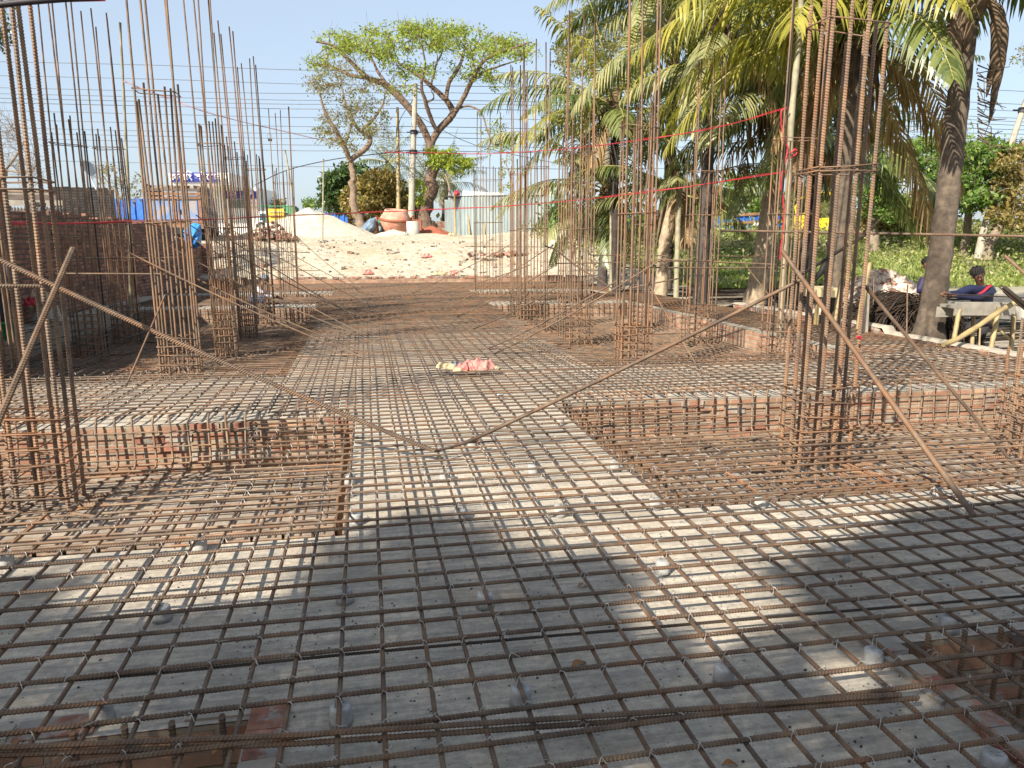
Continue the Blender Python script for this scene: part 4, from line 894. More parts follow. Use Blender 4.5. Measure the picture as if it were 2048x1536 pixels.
# near palm at the right edge of the yard
palm('stout palm with a flared pale foot beside the low wall, crown out of the photo', [(1853, 702), (1868, 600), (1888, 450), (1905, 300), (1920, 160), (1937, 20), (1947, -100)], 11.9, .185, .15, None, 'palmbark', ['frond'], 3.9, 26, 3, 2.0, (0, 0), skip=lambda a, e: e < R(-22), hang=0, sheath=False)
r = MB(); c0 = at(1938, 15, 11.9)
for (dx, l, px) in ((-.16, 1.9, 0), (.15, 1.5, 1), (-.08, 1.3, 2), (.2, 1.9, 3), (-.2, 1.2, 4)):
    a = c0+rtv*dx*.9+Vector((0, -.12, .1)); r.tube(refine([a, a+rtv*dx*.8+Vector((0, -.1, -.15*l)), a+rtv*dx*1.15+Vector((0, -.12, -.45*l)), a+rtv*dx*1.0+Vector((0, -.12, -.75*l)), a+rtv*dx*.85+Vector((0, -.1, -l))], 5, .008), [.04, .07, .09, .07, .05, .008], 'fibre', 7)
for k in range(22):
    a = at(1955, 130+k*7, 11.8); r.tube([a, a+Vector((random.uniform(-.1, .25), -.1, -.1)), a+rtv*random.uniform(.1, .6)+Vector((0, 0, random.uniform(-.5, .15)))], [.012, .005], 'fibre', 4)
r.lathe(at(1941, 5, 11.9), [(.15, -.3), (.3, 0), (.36, .4), (.2, .9)], 'fibre', 12)
single(r, 'palm_sheath', 'dry brown leaf sheaths hanging down the near palm trunk below its crown', 'leaf sheath', base=c0)
palm('dark wet looking palm trunk right behind the outer right columns', [(1398, 640), (1404, 520), (1412, 400), (1416, 290), (1425, 150), (1440, 40)], 17.5, .155, .13, None, 'palmdark', ['frond', 'frond', 'frondp'], 4.2, 22, 5, 1.3, width=1.0, hang=2)
palm('short leaning palm with a curved trunk left of the dark trunk', [(1318, 605), (1325, 540), (1330, 480), (1346, 410), (1352, 375)], 21.5, .18, .15, None, 'palmpale', ['frond', 'frondp'], 3.0, 12, 9, 1.3, extra=((AZL, R(30), 3.4, .5, 'frond'), (AZR, R(-10), 2.4, .6, 'frondd'), (AZC, R(-30), 2.2, .6, 'frondd')), skip=lambda a, e: e > R(35), width=.8, hang=3)
palm('large pale palm trunk with a shaggy crown in the middle of the palm group', [(1505, 622), (1522, 540), (1536, 440), (1548, 350), (1556, 260), (1562, 190)], 19.5, .25, .19, None, 'palmpale', ['frond', 'frondp', 'frondp'], 4.4, 18, 11, 1.45,
     extra=((AZL+.15, R(28), 4.6, .42, 'frondp', 1.35), (AZL-.25, R(12), 4.3, .42, 'frondp', 1.35), (AZL+.5, R(40), 4.6, .40, 'frond', 1.2), (AZL-.5, R(-12), 3.6, .4, 'frondp', 1.2), (AZR, R(-5), 3.2, .5, 'frond'), (AZR+.4, R(20), 3.8, .5, 'frond')), width=1.0, hang=7, nuts=9)
palm('palm trunk behind the nearest right column with a crown above the frame', [(1660, 675), (1668, 560), (1680, 440), (1692, 300), (1703, 160), (1712, 20)], 13.5, .17, .15, None, 'palmbark', ['frond', 'frondy', 'frondy'], 4.4, 20, 14, 1.3,
     extra=((AZL, R(15), 4.2, .38, 'frondy', 1.3), (AZL-.35, R(0), 3.8, .40, 'frondy', 1.3), (AZL+.45, R(20), 4.2, .4, 'frondy', 1.3), (AZL+.9, R(5), 3.4, .4, 'frondy', 1.2), (AZC, R(10), 3.5, .45, 'frondy', 1.2), (AZR+.3, R(-15), 3.4, .55, 'frondd', 1.1, -.3), (AZR-.3, R(-40), 3.4, .45, 'frondd', 1.1, -.5), (AZR, R(-55), 4.2, .25, 'frondd', 1.0, -.8)), width=1.0, hang=5, nuts=12, skip=lambda a, e: math.cos(a-AZR) > .25 and e > R(-25))
palm('tall palm behind the others with its crown at the top edge', [(1330, 620), (1335, 500), (1340, 300), (1350, 120), (1365, -20)], 24, .18, .15, None, 'palmbark', ['frond', 'frondp'], 4.8, 30, 17, 1.2, width=1.05, hang=3, dens=1.2, extra=((AZL-.8, R(25), 4.8, .35, 'frond'), (AZL+.4, R(15), 4.8, .35, 'frond'), (AZL, R(35), 4.8, .35, 'frondp'), (AZL-.4, R(10), 4.6, .35, 'frond')))
palm('palm at the left of the group with a young upright spear leaf', [(1232, 600), (1230, 480), (1228, 350), (1232, 210)], 22, .14, .12, None, 'palmdark', ['frond', 'frondp', 'frondy'], 3.6, 20, 21, 1.2, width=.9, hang=3, extra=((AZL, R(25), 4.2, .4, 'frond', 1.2), (AZL+.3, R(0), 3.6, .45, 'frondy', 1.1), (AZL-.3, R(80), 1.8, .1, 'leafg', .7)))
palm('low palm with arching pale fronds at the left end of the group', [(1205, 560), (1208, 500), (1212, 430), (1220, 380)], 25, .15, .13, None, 'palmdark', ['frond', 'frondp', 'frondp'], 4.0, 16, 25, 1.2, width=.9, hang=3, extra=((AZL, R(50), 5.0, .42, 'frondp', 1.1), (AZL+.2, R(20), 4.2, .5, 'frondp', 1.1), (AZL-.2, R(-5), 3.0, .5, 'frondp')))
palm('small palm right behind the tall pale trunk with dark hanging fronds', [(1590, 610), (1610, 500), (1628, 380), (1640, 270)], 20, .15, .13, None, 'palmdark', ['frond'], 4.2, 14, 29, 1.2, width=.95, hang=2, extra=((AZR, R(30), 4.4, .55, 'frond'), (AZR+.3, R(-10), 3.8, .5, 'frond'), (AZC, R(0), 3.2, .6, 'frond')))
for i, (px, py0, py1, D, lab, ex) in enumerate([(775, 450, 322, 60, 'distant palm behind the bushy tree left of the grey pole', 1), (852, 455, 360, 62, 'distant palm between the grey pole and the flat crowned tree', 2), (893, 460, 362, 55, 'distant palm with drooping fronds beside the tin shed', 3), (1640, 470, 420, 70, 'far hazy palm behind the yellow machine', 4), (1440, 470, 425, 75, 'far hazy palm left of the blue truck', 5)]):
    palm(lab, [(px-6, py0), (px-3, (py0+py1)/2), (px, py1)], D, .2, .16, None, 'palmdark', ['frond', 'frondp'], 3.4, 18, 40+i, 1.1, width=.9, sheath=False, hang=1, group='distant palms', dens=.6)
# ================================================================== SAND, MIXER, SHED AND THE FAR SIDE OF THE YARD
def heap(name, label, cat, c, rx, ry, h, mat, seed, cone=1.3, lump=.06, n=56, kind=None, stones=None):
    q = MB()
    def f(u, v):
        a = u*2*math.pi; r = v; x = math.cos(a)*r*rx*(1+.1*nz(math.cos(a)*2, math.sin(a)*2, 1, seed)); y = math.sin(a)*r*ry
        z = h*(1-r**cone)**(1.15)+lump*nz(x*2.2, y*2.2, 1, seed)*(1-r)-.25*r**6
        return (c[0]+x, c[1]+y, c[2]+z)
    q.grid(f, n, 22, mat)
    o = single(q, name, label, cat, None, kind, c); return o
def onground(px, py, D):
    p = at(px, py, D); p.z = gh(p.x, p.y); return p
p = at(622, 470, 42); heap('sand_heap', 'tall pale cone shaped sand heap on the mound, left of the trees', 'sand heap', (p.x, p.y, 1.75), 4.6, 3.6, 1.72, 'sand', 3, 1.05, .10)
p = at(560, 490, 39); heap('sand_heap', 'lower sand spill at the left foot of the tall sand heap', 'sand heap', (p.x, p.y, 1.2), 3.4, 2.4, .75, 'sand', 5, 1.4, .12)
p = at(790, 487, 41.5); heap('sand_heap', 'small grey sand heap directly below the concrete mixer', 'sand heap', (p.x, p.y, 1.7), 2.1, 1.4, .55, 'sand', 9, 1.3, .05)
p = at(838, 473, 44.5); heap('chip_heap', 'low heap of red brick chips beside the concrete pipe', 'chip heap', (p.x+.7, p.y, 1.9), 1.9, 1.5, .62, 'chips', 7, 1.2, .08)
# bumps, footprints and debris over the mound
q = MB()
for k in range(420):
    x, y = rng.uniform(-7, 8), rng.uniform(28.6, 38); s = rng.uniform(.03, .11)*(1 if rng.random() < .9 else 2)
    q.box((x, y, gh(x, y)+s*.1), (s*1.6, s*1.2, s*.7), 'lime' if rng.random() < .88 else 'brick', rot=rng.random()*3, jit=s*.3)
single(q, 'rubble_bits', 'small clods and brick bits scattered over the pale sand mound', 'rubble', kind='stuff')
for (px, py, w_, mat, lab) in [(735, 558, .5, 'pinkbag', 'faded pink sack scrap on the sand slope above the kerb'), (853, 541, .55, 'pinkbag', 'red and white torn sack lying on the sand slope'), (880, 562, .7, 'cream', 'cream sack lying against the brick kerb'), (905, 566, .4, 'pinkbag', 'pink sack lying against the brick kerb beside the cream one'), (905, 478, .5, 'cream', 'pile of pale bags at the foot of the tin shed'), (812, 479, .3, 'pipe', 'white lump of mortar right of the mixer')]:
    yy = 29.5 if py > 550 else (32.5 if py > 500 else 42); pp = ony(px, py, yy); g = gh(pp.x, yy); q = MB(); sackblob(q, (pp.x, pp.y, g+.02), w_, w_*.5, .16, .2, mat, int(px)); single(q, 'empty_sack', lab, 'sack', 'sacks and scraps on the sand mound', base=(pp.x, pp.y, g))
# concrete mixer
D = 43; c = at(790, 445, D); mx = empty('concrete_mixer', c, 'red painted concrete mixer with its drum tipped towards the site', 'concrete mixer')
q = MB(); ax = Vector((0.05, -.16, 1)).normalized(); R0_ = (rt*0+ax)
q.lathe(c+Vector((0, 0, -.62)), [(.05, 0), (.50, .02), (.66, .18), (.84, .55), (.90, .78), (.90, .86), (.78, 1.02), (.66, 1.26), (.62, 1.34), (.56, 1.34), (.55, 1.2), (.3, .6)], 'mixer', 28, ax); part(q, 'drum', mx)
q = MB(); q.lathe(c+Vector((0, 0, -.62)), [(.905, .74), (.945, .76), (.945, .84), (.905, .88)], 'mixdk', 28, ax); part(q, 'ring_gear', mx)
q = MB()
for s in (-1, 1):
    b = c+rtv*s*1.05
    q.tube([b+Vector((0, .45, -.9)), b+Vector((0, 0, .35)), b+Vector((0, -.5, -.9))], .05, 'mixdk', 6); q.tube([b+Vector((0, 0, .35)), c+rtv*s*.75+Vector((0, 0, .05))], .06, 'mixdk', 6); q.tube([b+Vector((0, .3, -.35)), b+Vector((0, -.35, -.35))], .04, 'mixdk', 6)
q.box(c+Vector((0, 0, -.78)), (3.0, .12, .14), 'mixdk', -YAW); q.box(c+Vector((0, .5, -.78)), (3.0, .12, .14), 'mixdk', -YAW); part(q, 'frame', mx)
q = MB(); q.box(c+rtv*1.3+Vector((0, .1, -.15)), (.5, .5, .6), 'mixdk', -YAW, jit=.02); part(q, 'engine', mx)
for s in (-1, 1):
    q = MB(); b = c+rtv*s*1.35+Vector((0, .4, -.78)); q.lathe(b-rtv*.08, [(.05, 0), (.3, 0), (.32, .05), (.32, .11), (.3, .16), (.05, .16)], 'tyre', 18, rtv); part(q, 'wheel', mx)
# tarpaulins and other soft things
def drape(name, label, D, pts, mat, seed, cat='tarpaulin', depth=.5, parent=None):
    xs = [p[0] for p in pts]; ys = [p[1] for p in pts]; cx, cy = sum(xs)/len(xs), sum(ys)/len(ys); q = MB()
    def edge(t):
        n = len(pts); k = t*n; i = int(k) % n; f = k-int(k); a, b = pts[i], pts[(i+1) % n]; return a[0]+(b[0]-a[0])*f, a[1]+(b[1]-a[1])*f
    def f(u, v):
        ex, ey = edge(u % 1); px, py = cx+(ex-cx)*v, cy+(ey-cy)*v
        return at(px, py, D-depth*(1-v**2)*.8+.18*depth*nz(px*.12, py*.12, 1, seed))
    q.grid(f, 48, 12, mat); 
    def g(u, v):
        ex, ey = edge(u % 1); px, py = cx+(ex-cx)*v, cy+(ey-cy)*v; return at(px, py, D+.12*depth*(1-v)+.02)
    q.grid(g, 24, 3, mat)
    return single(q, name, label, cat, base=at(cx, cy, D))
drape('grey_tarpaulin', 'crumpled grey blue tarpaulin slumped left of the concrete mixer', 42.6, [(712, 474), (722, 455), (738, 438), (752, 434), (752, 455), (740, 468), (728, 476)], 'greytarp', 2)
q = MB(); pc = at(826, 462, 42); q.lathe((pc.x, pc.y, pc.z-.47), [(.36, 0), (.36, 1.0), (.29, 1.0), (.29, .1)], 'pipe', 22); single(q, 'concrete_pipe', 'short upright concrete pipe standing in front of the mixer', 'concrete pipe', base=pc)
drape('blue_sheet', 'scrap of blue plastic sheet around the foot of the concrete pipe', 41.6, [(806, 479), (812, 473), (842, 476), (854, 481), (846, 484), (815, 482)], 'bluetarp', 4, 'plastic sheet', .3)
# stacks of bricks
def brickstack(label, D, px, py, w_, h_, n, messy=0, d_=1.0, z=None):
    c = at(px, py, D); q = MB(); zz = z if z is not None else c.z
    if messy:
        for k in range(n):
            r = abs(rng.normal(0, .4)); hx = rng.uniform(-1, 1); hy = rng.uniform(-1, 1); t = max(0, 1-math.hypot(hx, hy)); Rm = Matrix.Rotation(rng.uniform(-.6, .6), 3, 'X') @ Matrix.Rotation(rng.uniform(0, 3), 3, 'Z') @ Matrix.Rotation(rng.uniform(-.5, .5), 3, 'Y')
            q.box((c.x+hx*w_/2, c.y+hy*d_/2, zz+rng.uniform(0, 1)*t*h_+.03), (.24, .115, .07), 'brick', Rm, jit=.004)
    else:
        rows_ = int(h_/.075)
        for i in range(rows_):
            for j in range(int(w_/.13)):
                for kk in range(3): q.box((c.x-w_/2+j*.13+random.uniform(-.01, .01), c.y+kk*.25, zz+i*.075), (.115, .24, .07), 'brick', rot=random.uniform(-.05, .05), jit=.003)
    return single(q, 'brick_pile', label, 'brick pile', 'brick piles', base=c)
brickstack('tumbled pile of red bricks at the left foot of the sand heap', 37, 547, 472, 2.2, .95, 230, 1, 1.4, at(547, 478, 37).z)
brickstack('small stack of bricks behind the chip heap at the tree foot', 49, 882, 460, .9, .65, 0, 0)
brickstack('loose red bricks lying on the sand right of the far right column', 33, 1015, 528, 1.6, .2, 26, 1, .6, gh(*ony(1015, 528, 33)[:2]))
brickstack('loose red bricks on the sand between the inner and outer right columns', 32, 960, 526, 1.0, .15, 12, 1, .5, gh(*ony(960, 526, 33)[:2]))
brickstack('broken bricks along the left end of the far kerb', 29.2, 480, 556, 2.4, .35, 60, 1, .7, .05)
# tin shed
def corr(q, a, b, z0, z1, mat, pitch=.09, amp=.018):
    a, b = Vector(a), Vector(b); d = (b-a); L = d.length; d /= L; n = Vector((-d.y, d.x, 0)); k = int(L/pitch*4)+1; V = []; Fq = []
    for i in range(k+1):
        p = a+d*(L*i/k)+n*amp*math.sin(i*math.pi/2)
        V += [(p.x, p.y, z0+.01*math.sin(i)), (p.x, p.y, z1)]
    for i in range(k): Fq.append([2*i, 2*i+2, 2*i+3, 2*i+1])
    q.add(V, Fq, mat, None, True)
sh = empty('tin_shed', at(985, 480, 44), 'grey corrugated tin shed with a loose roof sheet behind the sand mound', 'shed')
A = at(924, 482, 43.4); B = at(1108, 484, 42.6); Cc = at(890, 470, 47.5); ztop = at(924, 392, 43.4).z; ztr = at(1085, 386, 42.8).z
q = MB(); corr(q, A, B, 1.5, ztop, 'tin', .18, .022); part(q, 'front_wall', sh)
q = MB(); corr(q, Cc, A, 1.5, ztop-.1, 'tin', .18, .022); part(q, 'side_wall', sh)
q = MB(); E2 = B+(Cc-A); corr(q, B, E2, 1.5, ztop, 'tin', .18, .022); corr(q, Cc, E2, 1.5, ztop, 'tin', .18, .022); part(q, 'rear_walls', sh)
q = MB()
def rf(u, v):
    p = at(920, 404, 43.1).lerp(at(1012, 400, 43.1), u); p2 = at(926, 382, 45.2).lerp(at(1006, 386, 45.2), u); r = p.lerp(p2, v); r.z += .025*math.sin(u*100); return r
q.grid(rf, 120, 3, 'purewhite'); part(q, 'roof_sheet', sh)
q = MB(); cR = (A+B+Cc+E2)/4; q.box((cR.x, cR.y, ztop-.03), ((B-A).length, (Cc-A).length*.9, .05), 'black', rot=math.atan2((B-A).y, (B-A).x)); part(q, 'roof', sh)
q = MB(); q.box((A.lerp(B, .62)).to_tuple()[:2]+(ztop-.04,), (3.1, .08, .05), 'black', math.atan2((B-A).y, (B-A).x)); part(q, 'roof_edge', sh)
for a, b in (((911, 476, 43), (909, 385, 43)), ((940, 480, 43.1), (936, 400, 43.1)), ((968, 482, 43), (970, 405, 43))):
    q = MB(); q.tube([at(*a)-Vector((0, 0, .3)), at(*b)], .055, 'bamboo', 8); part(q, 'bamboo_post', sh)
q = MB(); q.box((A.lerp(B, .28)).to_tuple()[:2]+(2.55,), (.7, .05, 1.7), 'tin', math.atan2((B-A).y, (B-A).x)); part(q, 'door_panel', sh)
drape('red_rag', 'small red and white rag on the corner of the shed roof', 43, [(909, 382), (916, 380), (920, 388), (914, 394), (908, 390)], 'red', 6, 'rag', .2)
# concrete electricity poles and fittings
def epole(label, pts, r0, r1, mat='pole', bands=()):
    root = empty('electricity_pole', pts[0], label, 'electricity pole', 'concrete electricity poles'); q = MB(); P = refine(pts, 4, 0); P[0] -= Vector((0, 0, .6)); q.tube(P, [r0*.72, r1*.68], mat, 10); part(q, 'shaft', root)
    for t in bands:
        p = Vector(pts[0]).lerp(Vector(pts[-1]), t); q = MB(); q.tube([p-Vector((0, 0, .12)), p+Vector((0, 0, .12))], r0*.8, 'cable', 10); q.tube([p-rtv*.45, p+rtv*.45], .04, 'cable', 5)
        part(q, 'insulator_bracket', root)
    return root
epole('grey concrete electricity pole in front of the flat crowned tree', [at(822, 452, 47), at(826, 310, 47), at(831, 168, 47)], .30, .20, 'pole', (.52, .66))
epole('pale concrete pole leaning right on the green bank', [at(1958, 492, 35), at(2002, 350, 35), at(2052, 200, 35)], .24, .17, 'pole', (.55, .93))
# overhead wires: strung between the pole line beyond both sides of the yard
wy = [(124, 140, 186), (152, 168, 212), (176, 182, 226), (188, 197, 240), (197, 204, 247), (206, 214, 254), (222, 232, 262), (240, 250, 270), (256, 262, 280), (266, 272, 292), (277, 287, 300), (289, 298, 306), (320, 330, 340)]
for i, (a, b, c_) in enumerate(wy):
    D = 58+i*.4; P = [at(-60, a-2, D), at(300, a+6, D), at(600, (a+b)/2+8, D), at(830, b+3, D-8 if i % 2 else D), at(1130, b+8, D), at(1600, (b+c_)/2, D), at(2120, c_, D)]
    q = MB(); q.tube(refine(P, 6, 0), .022, 'wire', 4, cap=False); single(q, 'overhead_wire', '%s overhead wire from the top crossing the sky' % ORD[i], 'wire', 'overhead wires')
for i, (P, r, lab) in enumerate([([at(510, 370, 50), at(575, 340, 50), at(660, 320, 50), at(720, 312, 49), at(822, 300, 47)], .03, 'dark service cable rising to the concrete pole'), ([at(822, 300, 47), at(860, 350, 46), at(905, 388, 44)], .03, 'service cable dropping from the concrete pole to the shed'), ([at(826, 225, 47), at(950, 290, 55), at(1130, 330, 60)], .02, 'thin wire falling rightwards from the concrete pole'), ([at(826, 200, 47), at(800, 240, 47), at(797, 280, 48)], .02, 'short wire between the bamboo post and the concrete pole')]):
    q = MB(); q.tube(refine(P, 5, 0), r, 'cable', 4, cap=False); single(q, 'service_cable', lab, 'cable')
q = MB(); q.tube(refine([ony(-40, 14, 3.2), ony(40, 5, 3.2), ony(110, -1, 3.2), ony(200, -7, 3.2)], 5, 0), .012, 'cable', 8); q.tube(refine([ony(-40, 6, 3.25), ony(40, 8, 3.25), ony(110, 2, 3.25), ony(210, -1, 3.25)], 5, 0), .006, 'red', 6); single(q, 'twisted_cable', 'dark twisted cable across the very top left corner', 'cable')
fl = empty('lamp_box', at(540, 279, 30), 'small black box hanging from a wire in the sky left of the trees', 'lamp box'); q = MB(); q.box(at(540, 280, 30), (.16, .08, .10), 'black', .3, jit=.008, taper=.8); part(q, 'housing', fl); q = MB(); q.tube([at(536, 279, 30), at(534, 271, 30), at(538, 267, 30), at(543, 270, 30), at(544, 279, 30)], .006, 'cable', 4); part(q, 'loop', fl)
# red ribbons and cords
def ribbon(P, label, r=.008, mat='red'):
    q = MB(); P = refine(P, 8, .006); q.tube(P, r, mat, 4, cap=False); q.tube([p+Vector((0, 0, .012+.01*math.sin(i))) for i, p in enumerate(P)], r*.6, mat, 3, cap=False); single(q, 'red_ribbon', label, 'ribbon', 'red and pink strings')
ribbon([ony(-20, 449, 9), ony(300, 443, 11), ony(620, 430, 16), ony(830, 421, 17), ony(1050, 410, 16), ony(1290, 385, 12), ony(1585, 342, 11.2)], 'red string crossing the whole photo at eye level', .008)
ribbon([ony(770, 305, 17.8), ony(870, 306, 17.8), ony(960, 308, 17.8), ony(1110, 300, 15), ony(1270, 282, 12), ony(1430, 256, 11.4), ony(1577, 215, 11.3)], 'higher red string rising to the tall bamboo pole', .007)
ribbon([ony(246, 163, 15.3), ony(345, 200, 15.3), ony(450, 235, 16), ony(650, 282, 22)], 'thin faded pink line from the crooked bamboo pole', .006, 'pinkbag')
ribbon([ony(1577, 215, 11.1), ony(1562, 225, 11.1), ony(1566, 270, 11.1), ony(1575, 300, 11.1), ony(1562, 360, 11.1), ony(1568, 420, 11.1), ony(1560, 520, 11.1)], 'red ribbon hanging down the tall bamboo pole', .014)
ribbon([ony(1573, 312, 11.15), ony(1590, 300, 11.1), ony(1594, 306, 11.1), ony(1580, 316, 11.1)], 'red knot tied at the middle of the tall bamboo pole', .014)
q = MB(); q.tube([ony(1715, 674, 5.1), ony(1722, 676, 5.05)], .012, 'red', 8); single(q, 'red_tape', 'bit of red tape on a bar of the nearest right column', 'tape')
# ---- old brick wall, shack and dish on the left -----------------------------
wl = empty('old_brick_wall', (-6.2, 20, -.4), 'long dark red brick wall in shade along the left side', 'brick wall')
q = MB(); L0, L1 = 7.0, 30.3
def wtop(y): return 2.06+.06*nz(y, 0, 2) if y < 26.0 else (1.62 if y < 28.5 else 1.45)
y = L0
while y < L1:
    t = wtop(y); q.box((-6.12, y+.25, (t-.45)/2), (.24, .5, t+.45), 'brickwall'); 
    for k in range(7):
        zz = rng.uniform(-.3, t-.08); q.box((-6.0+.001, y+rng.uniform(.1, .4), zz), (.02+rng.random()*.02, .22, .066), 'brickwall', jit=.003)
    y += .5
part(q, 'wall_body', wl)
q = MB(); y = L0
while y < 29.5:
    if random.random() < .6: q.box((-6.12+random.uniform(-.05, .05), y, wtop(y)+.035), (.115, .235, .07), 'brickwall', rot=random.uniform(-.3, .3), jit=.005)
    y += .27
part(q, 'loose_top_bricks', wl)
for yy in (30.2,):
    q = MB(); q.box((-5.95, yy, .5), (.5, .45, 2.0), 'brickwall', jit=.01); part(q, 'end_pier', wl)
# low inner ledge in shade with bars lying on it
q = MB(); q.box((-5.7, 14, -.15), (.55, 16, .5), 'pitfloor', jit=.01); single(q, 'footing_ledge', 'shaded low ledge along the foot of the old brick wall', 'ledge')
q = MB()
for k in range(46):
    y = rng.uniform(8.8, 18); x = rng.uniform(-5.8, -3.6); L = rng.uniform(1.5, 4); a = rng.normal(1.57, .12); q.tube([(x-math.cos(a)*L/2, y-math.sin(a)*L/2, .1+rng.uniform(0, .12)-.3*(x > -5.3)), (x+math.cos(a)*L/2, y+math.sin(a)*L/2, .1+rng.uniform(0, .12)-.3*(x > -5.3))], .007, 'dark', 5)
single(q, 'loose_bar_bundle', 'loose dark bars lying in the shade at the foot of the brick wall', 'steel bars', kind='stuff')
bb = empty('sooty_brick_block', at(165, 440, 24), 'sooty dark brick block rising above the old wall', 'brick tower')
a, b = at(118, 395, 25), at(200, 378, 23); q = MB(); w_ = 1.9
cc = at(166, 400, 24.3); q.box((cc.x, cc.y, 1.35), (1.75, 1.5, 3.7), 'brickdark', .35); part(q, 'brick_body', bb)
q = MB()
for k in range(9): q.box((cc.x-.7+k*.17, cc.y-.4+.06*k, 3.22+rng.uniform(0, .03)), (.2, .22, .08), 'brickdark', .35, jit=.01)
part(q, 'top_course', bb)
ds = empty('satellite_dish', at(188, 372, 24), 'grey satellite dish on a bent stand above the sooty brick block', 'satellite dish')
q = MB(); dn = (Vector((.75, -.35, .55))).normalized(); dc = at(180, 341, 24); prof = [(r*.34*1.0, .16*r*r*.34) for r in np.linspace(.02, 1, 9)]; prof += [(.345, .055), (.33, .045)]+[(r*.33, .16*r*r*.33-.012) for r in np.linspace(1, .02, 8)]; q.lathe(dc, prof, 'dish', 24, dn); part(q, 'dish', ds)
q = MB(); q.tube([dc-dn*.02, at(184, 362, 24), at(193, 380, 24)], .022, 'dish', 6); q.tube([dc+Vector((0, 0, -.3)), dc+dn*.35+Vector((0, 0, -.25)), dc+dn*.42], .012, 'dish', 5); part(q, 'stand', ds)
sk2 = empty('shack', at(60, 440, 19), 'low shack roofed with rusty tin and weathered planks behind the old wall', 'shack')
q = MB()
def rf2(u, v):
    p = at(-40, 436, 16.5).lerp(at(112, 440, 17.5), u); p2 = at(-40, 412, 20.5).lerp(at(128, 416, 21), u); r = p.lerp(p2, v); r.z += .03*math.sin(u*160)+.02*math.sin(u*9); return r
q.grid(rf2, 170, 4, 'tinold'); part(q, 'tin_roof', sk2)
for j, (a, b, hh) in enumerate([((-40, 388, 21.5), (100, 381, 22), .16), ((-40, 398, 21.4), (112, 392, 21.9), .15), ((-40, 408, 21.2), (125, 404, 21.6), .14)]):
    q = MB(); a, b = at(*a), at(*b); m_ = (a+b)/2; q.box(m_, ((b-a).length, .06, hh), 'plank' if j == 1 else 'cement', math.atan2((b-a).y, (b-a).x), jit=.01); part(q, 'plank', sk2)
q = MB(); m_ = at(50, 425, 21.6); q.box((m_.x, m_.y+1.2, .9), (4.6, 2.2, 2.6), 'brickdark', -.1); part(q, 'wall', sk2)
for i, px in enumerate((62, 74, 86)): 
    q = MB(); q.box(at(px, 410, 20.8), (.13, .1, .12), 'brickdark', .3*i, jit=.02); part(q, 'roof_brick', sk2)
drape('blue_tarpaulin', 'bright blue plastic tarpaulin draped over the end of the old wall', 24.5, [(366, 463), (374, 452), (390, 445), (402, 450), (404, 470), (402, 490), (390, 498), (372, 492)], 'bluetarp', 8)
sb = empty('sack_pile', at(88, 640, 14.2), 'dirty pale sacks slumped against the old wall at far left', 'sacks')
for i, (px, py, L, mt) in enumerate([(84, 612, .45, 'cream'), (95, 632, .5, 'pipe'), (80, 690, .5, 'cement'), (98, 672, .45, 'cream')]):
    q = MB(); sackblob(q, at(px, py+10, 13.3), L, .4, .34, i*.7, mt, i+31); part(q, 'sack', sb)
q = MB(); sackblob(q, at(66, 610, 13), .3, .2, .16, .9, 'red', 44); single(q, 'red_cloth', 'scrap of red cloth beside the sacks at far left', 'cloth', base=at(66, 610, 13))
# ---- vehicles ---------------------------------------------------------------
def wheel(root, c, r, axis, wd=.25):
    w_ = empty('wheel', (0, 0, 0)); w_.parent = root; w_.location = Vector(c)-root.location
    q = MB(); q.lathe(Vector(c)-Vector(axis)*wd/2, [(r*.55, 0), (r*.95, 0), (r, wd*.15), (r, wd*.85), (r*.95, wd), (r*.55, wd)], 'tyre', 20, axis); part(q, 'tyre', w_)
    q = MB(); q.lathe(Vector(c)-Vector(axis)*wd*.3, [(.02, .0), (r*.3, .02), (r*.56, 0), (r*.56, wd*.6), (r*.3, wd*.5), (.02, wd*.6)], 'tin', 14, axis); part(q, 'rim', w_)
tk = empty('cargo_truck', at(350, 460, 34), 'timber framed blue cargo truck seen from behind beyond the old wall', 'truck')
c = at(349, 408, 34); yw = -YAW+.22; Rz = Matrix.Rotation(yw, 3, 'Z'); ex, ey = Rz@Vector((1, 0, 0)), Rz@Vector((0, 1, 0)); W_, Hb = 2.30, 1.75; base = c-Vector((0, 0, .85))
for s in (-1, 0, 1):
    q = MB(); q.box(base+ex*s*(W_/2-.06)+Vector((0, 0, .75)), (.13, .12, 1.75), 'wood', yw, jit=.006); part(q, 'timber_post', tk)
for zz in (.02, 1.12, 1.30, 1.48):
    q = MB(); q.box(base+Vector((0, 0, zz))-ey*.05, (W_, .08, .10 if zz < 1.2 else .13), 'wood' if zz < 1.4 else 'plank', yw, jit=.008); part(q, 'timber_rail', tk)
for s, mt in ((-1, 'blueworn'), (1, 'blueworn')):
    q = MB(); q.box(base+ex*s*.54+Vector((0, 0, .57)), (.86, .05, .98), mt, yw, jit=.004); q.tube([base+ex*s*.54+ex*-.3-ey*.05+Vector((0, 0, .6)), base+ex*s*.54+ex*-.3-ey*.05+Vector((0, 0, .4))], .02, 'black', 5); part(q, 'rear_door', tk)
q = MB(); q.box(base+Vector((0, 0, -.15))-ey*.08, (W_+.1, .2, .22), 'wood', yw, jit=.01); part(q, 'rear_beam', tk)
for k in range(4):
    q = MB(); q.box(base+ex*(W_/2+.0)+ey*1.6+Vector((0, 0, .18+k*.43)), (.06, 3.2, .34), 'bluedk', yw, jit=.003); part(q, 'side_board', tk)
for k in range(4):
    q = MB(); q.box(base+ex*(W_/2+.045)+ey*1.6+Vector((0, 0, .39+k*.43)), (.05, 3.2, .07), 'pipe', yw); part(q, 'side_rail', tk)
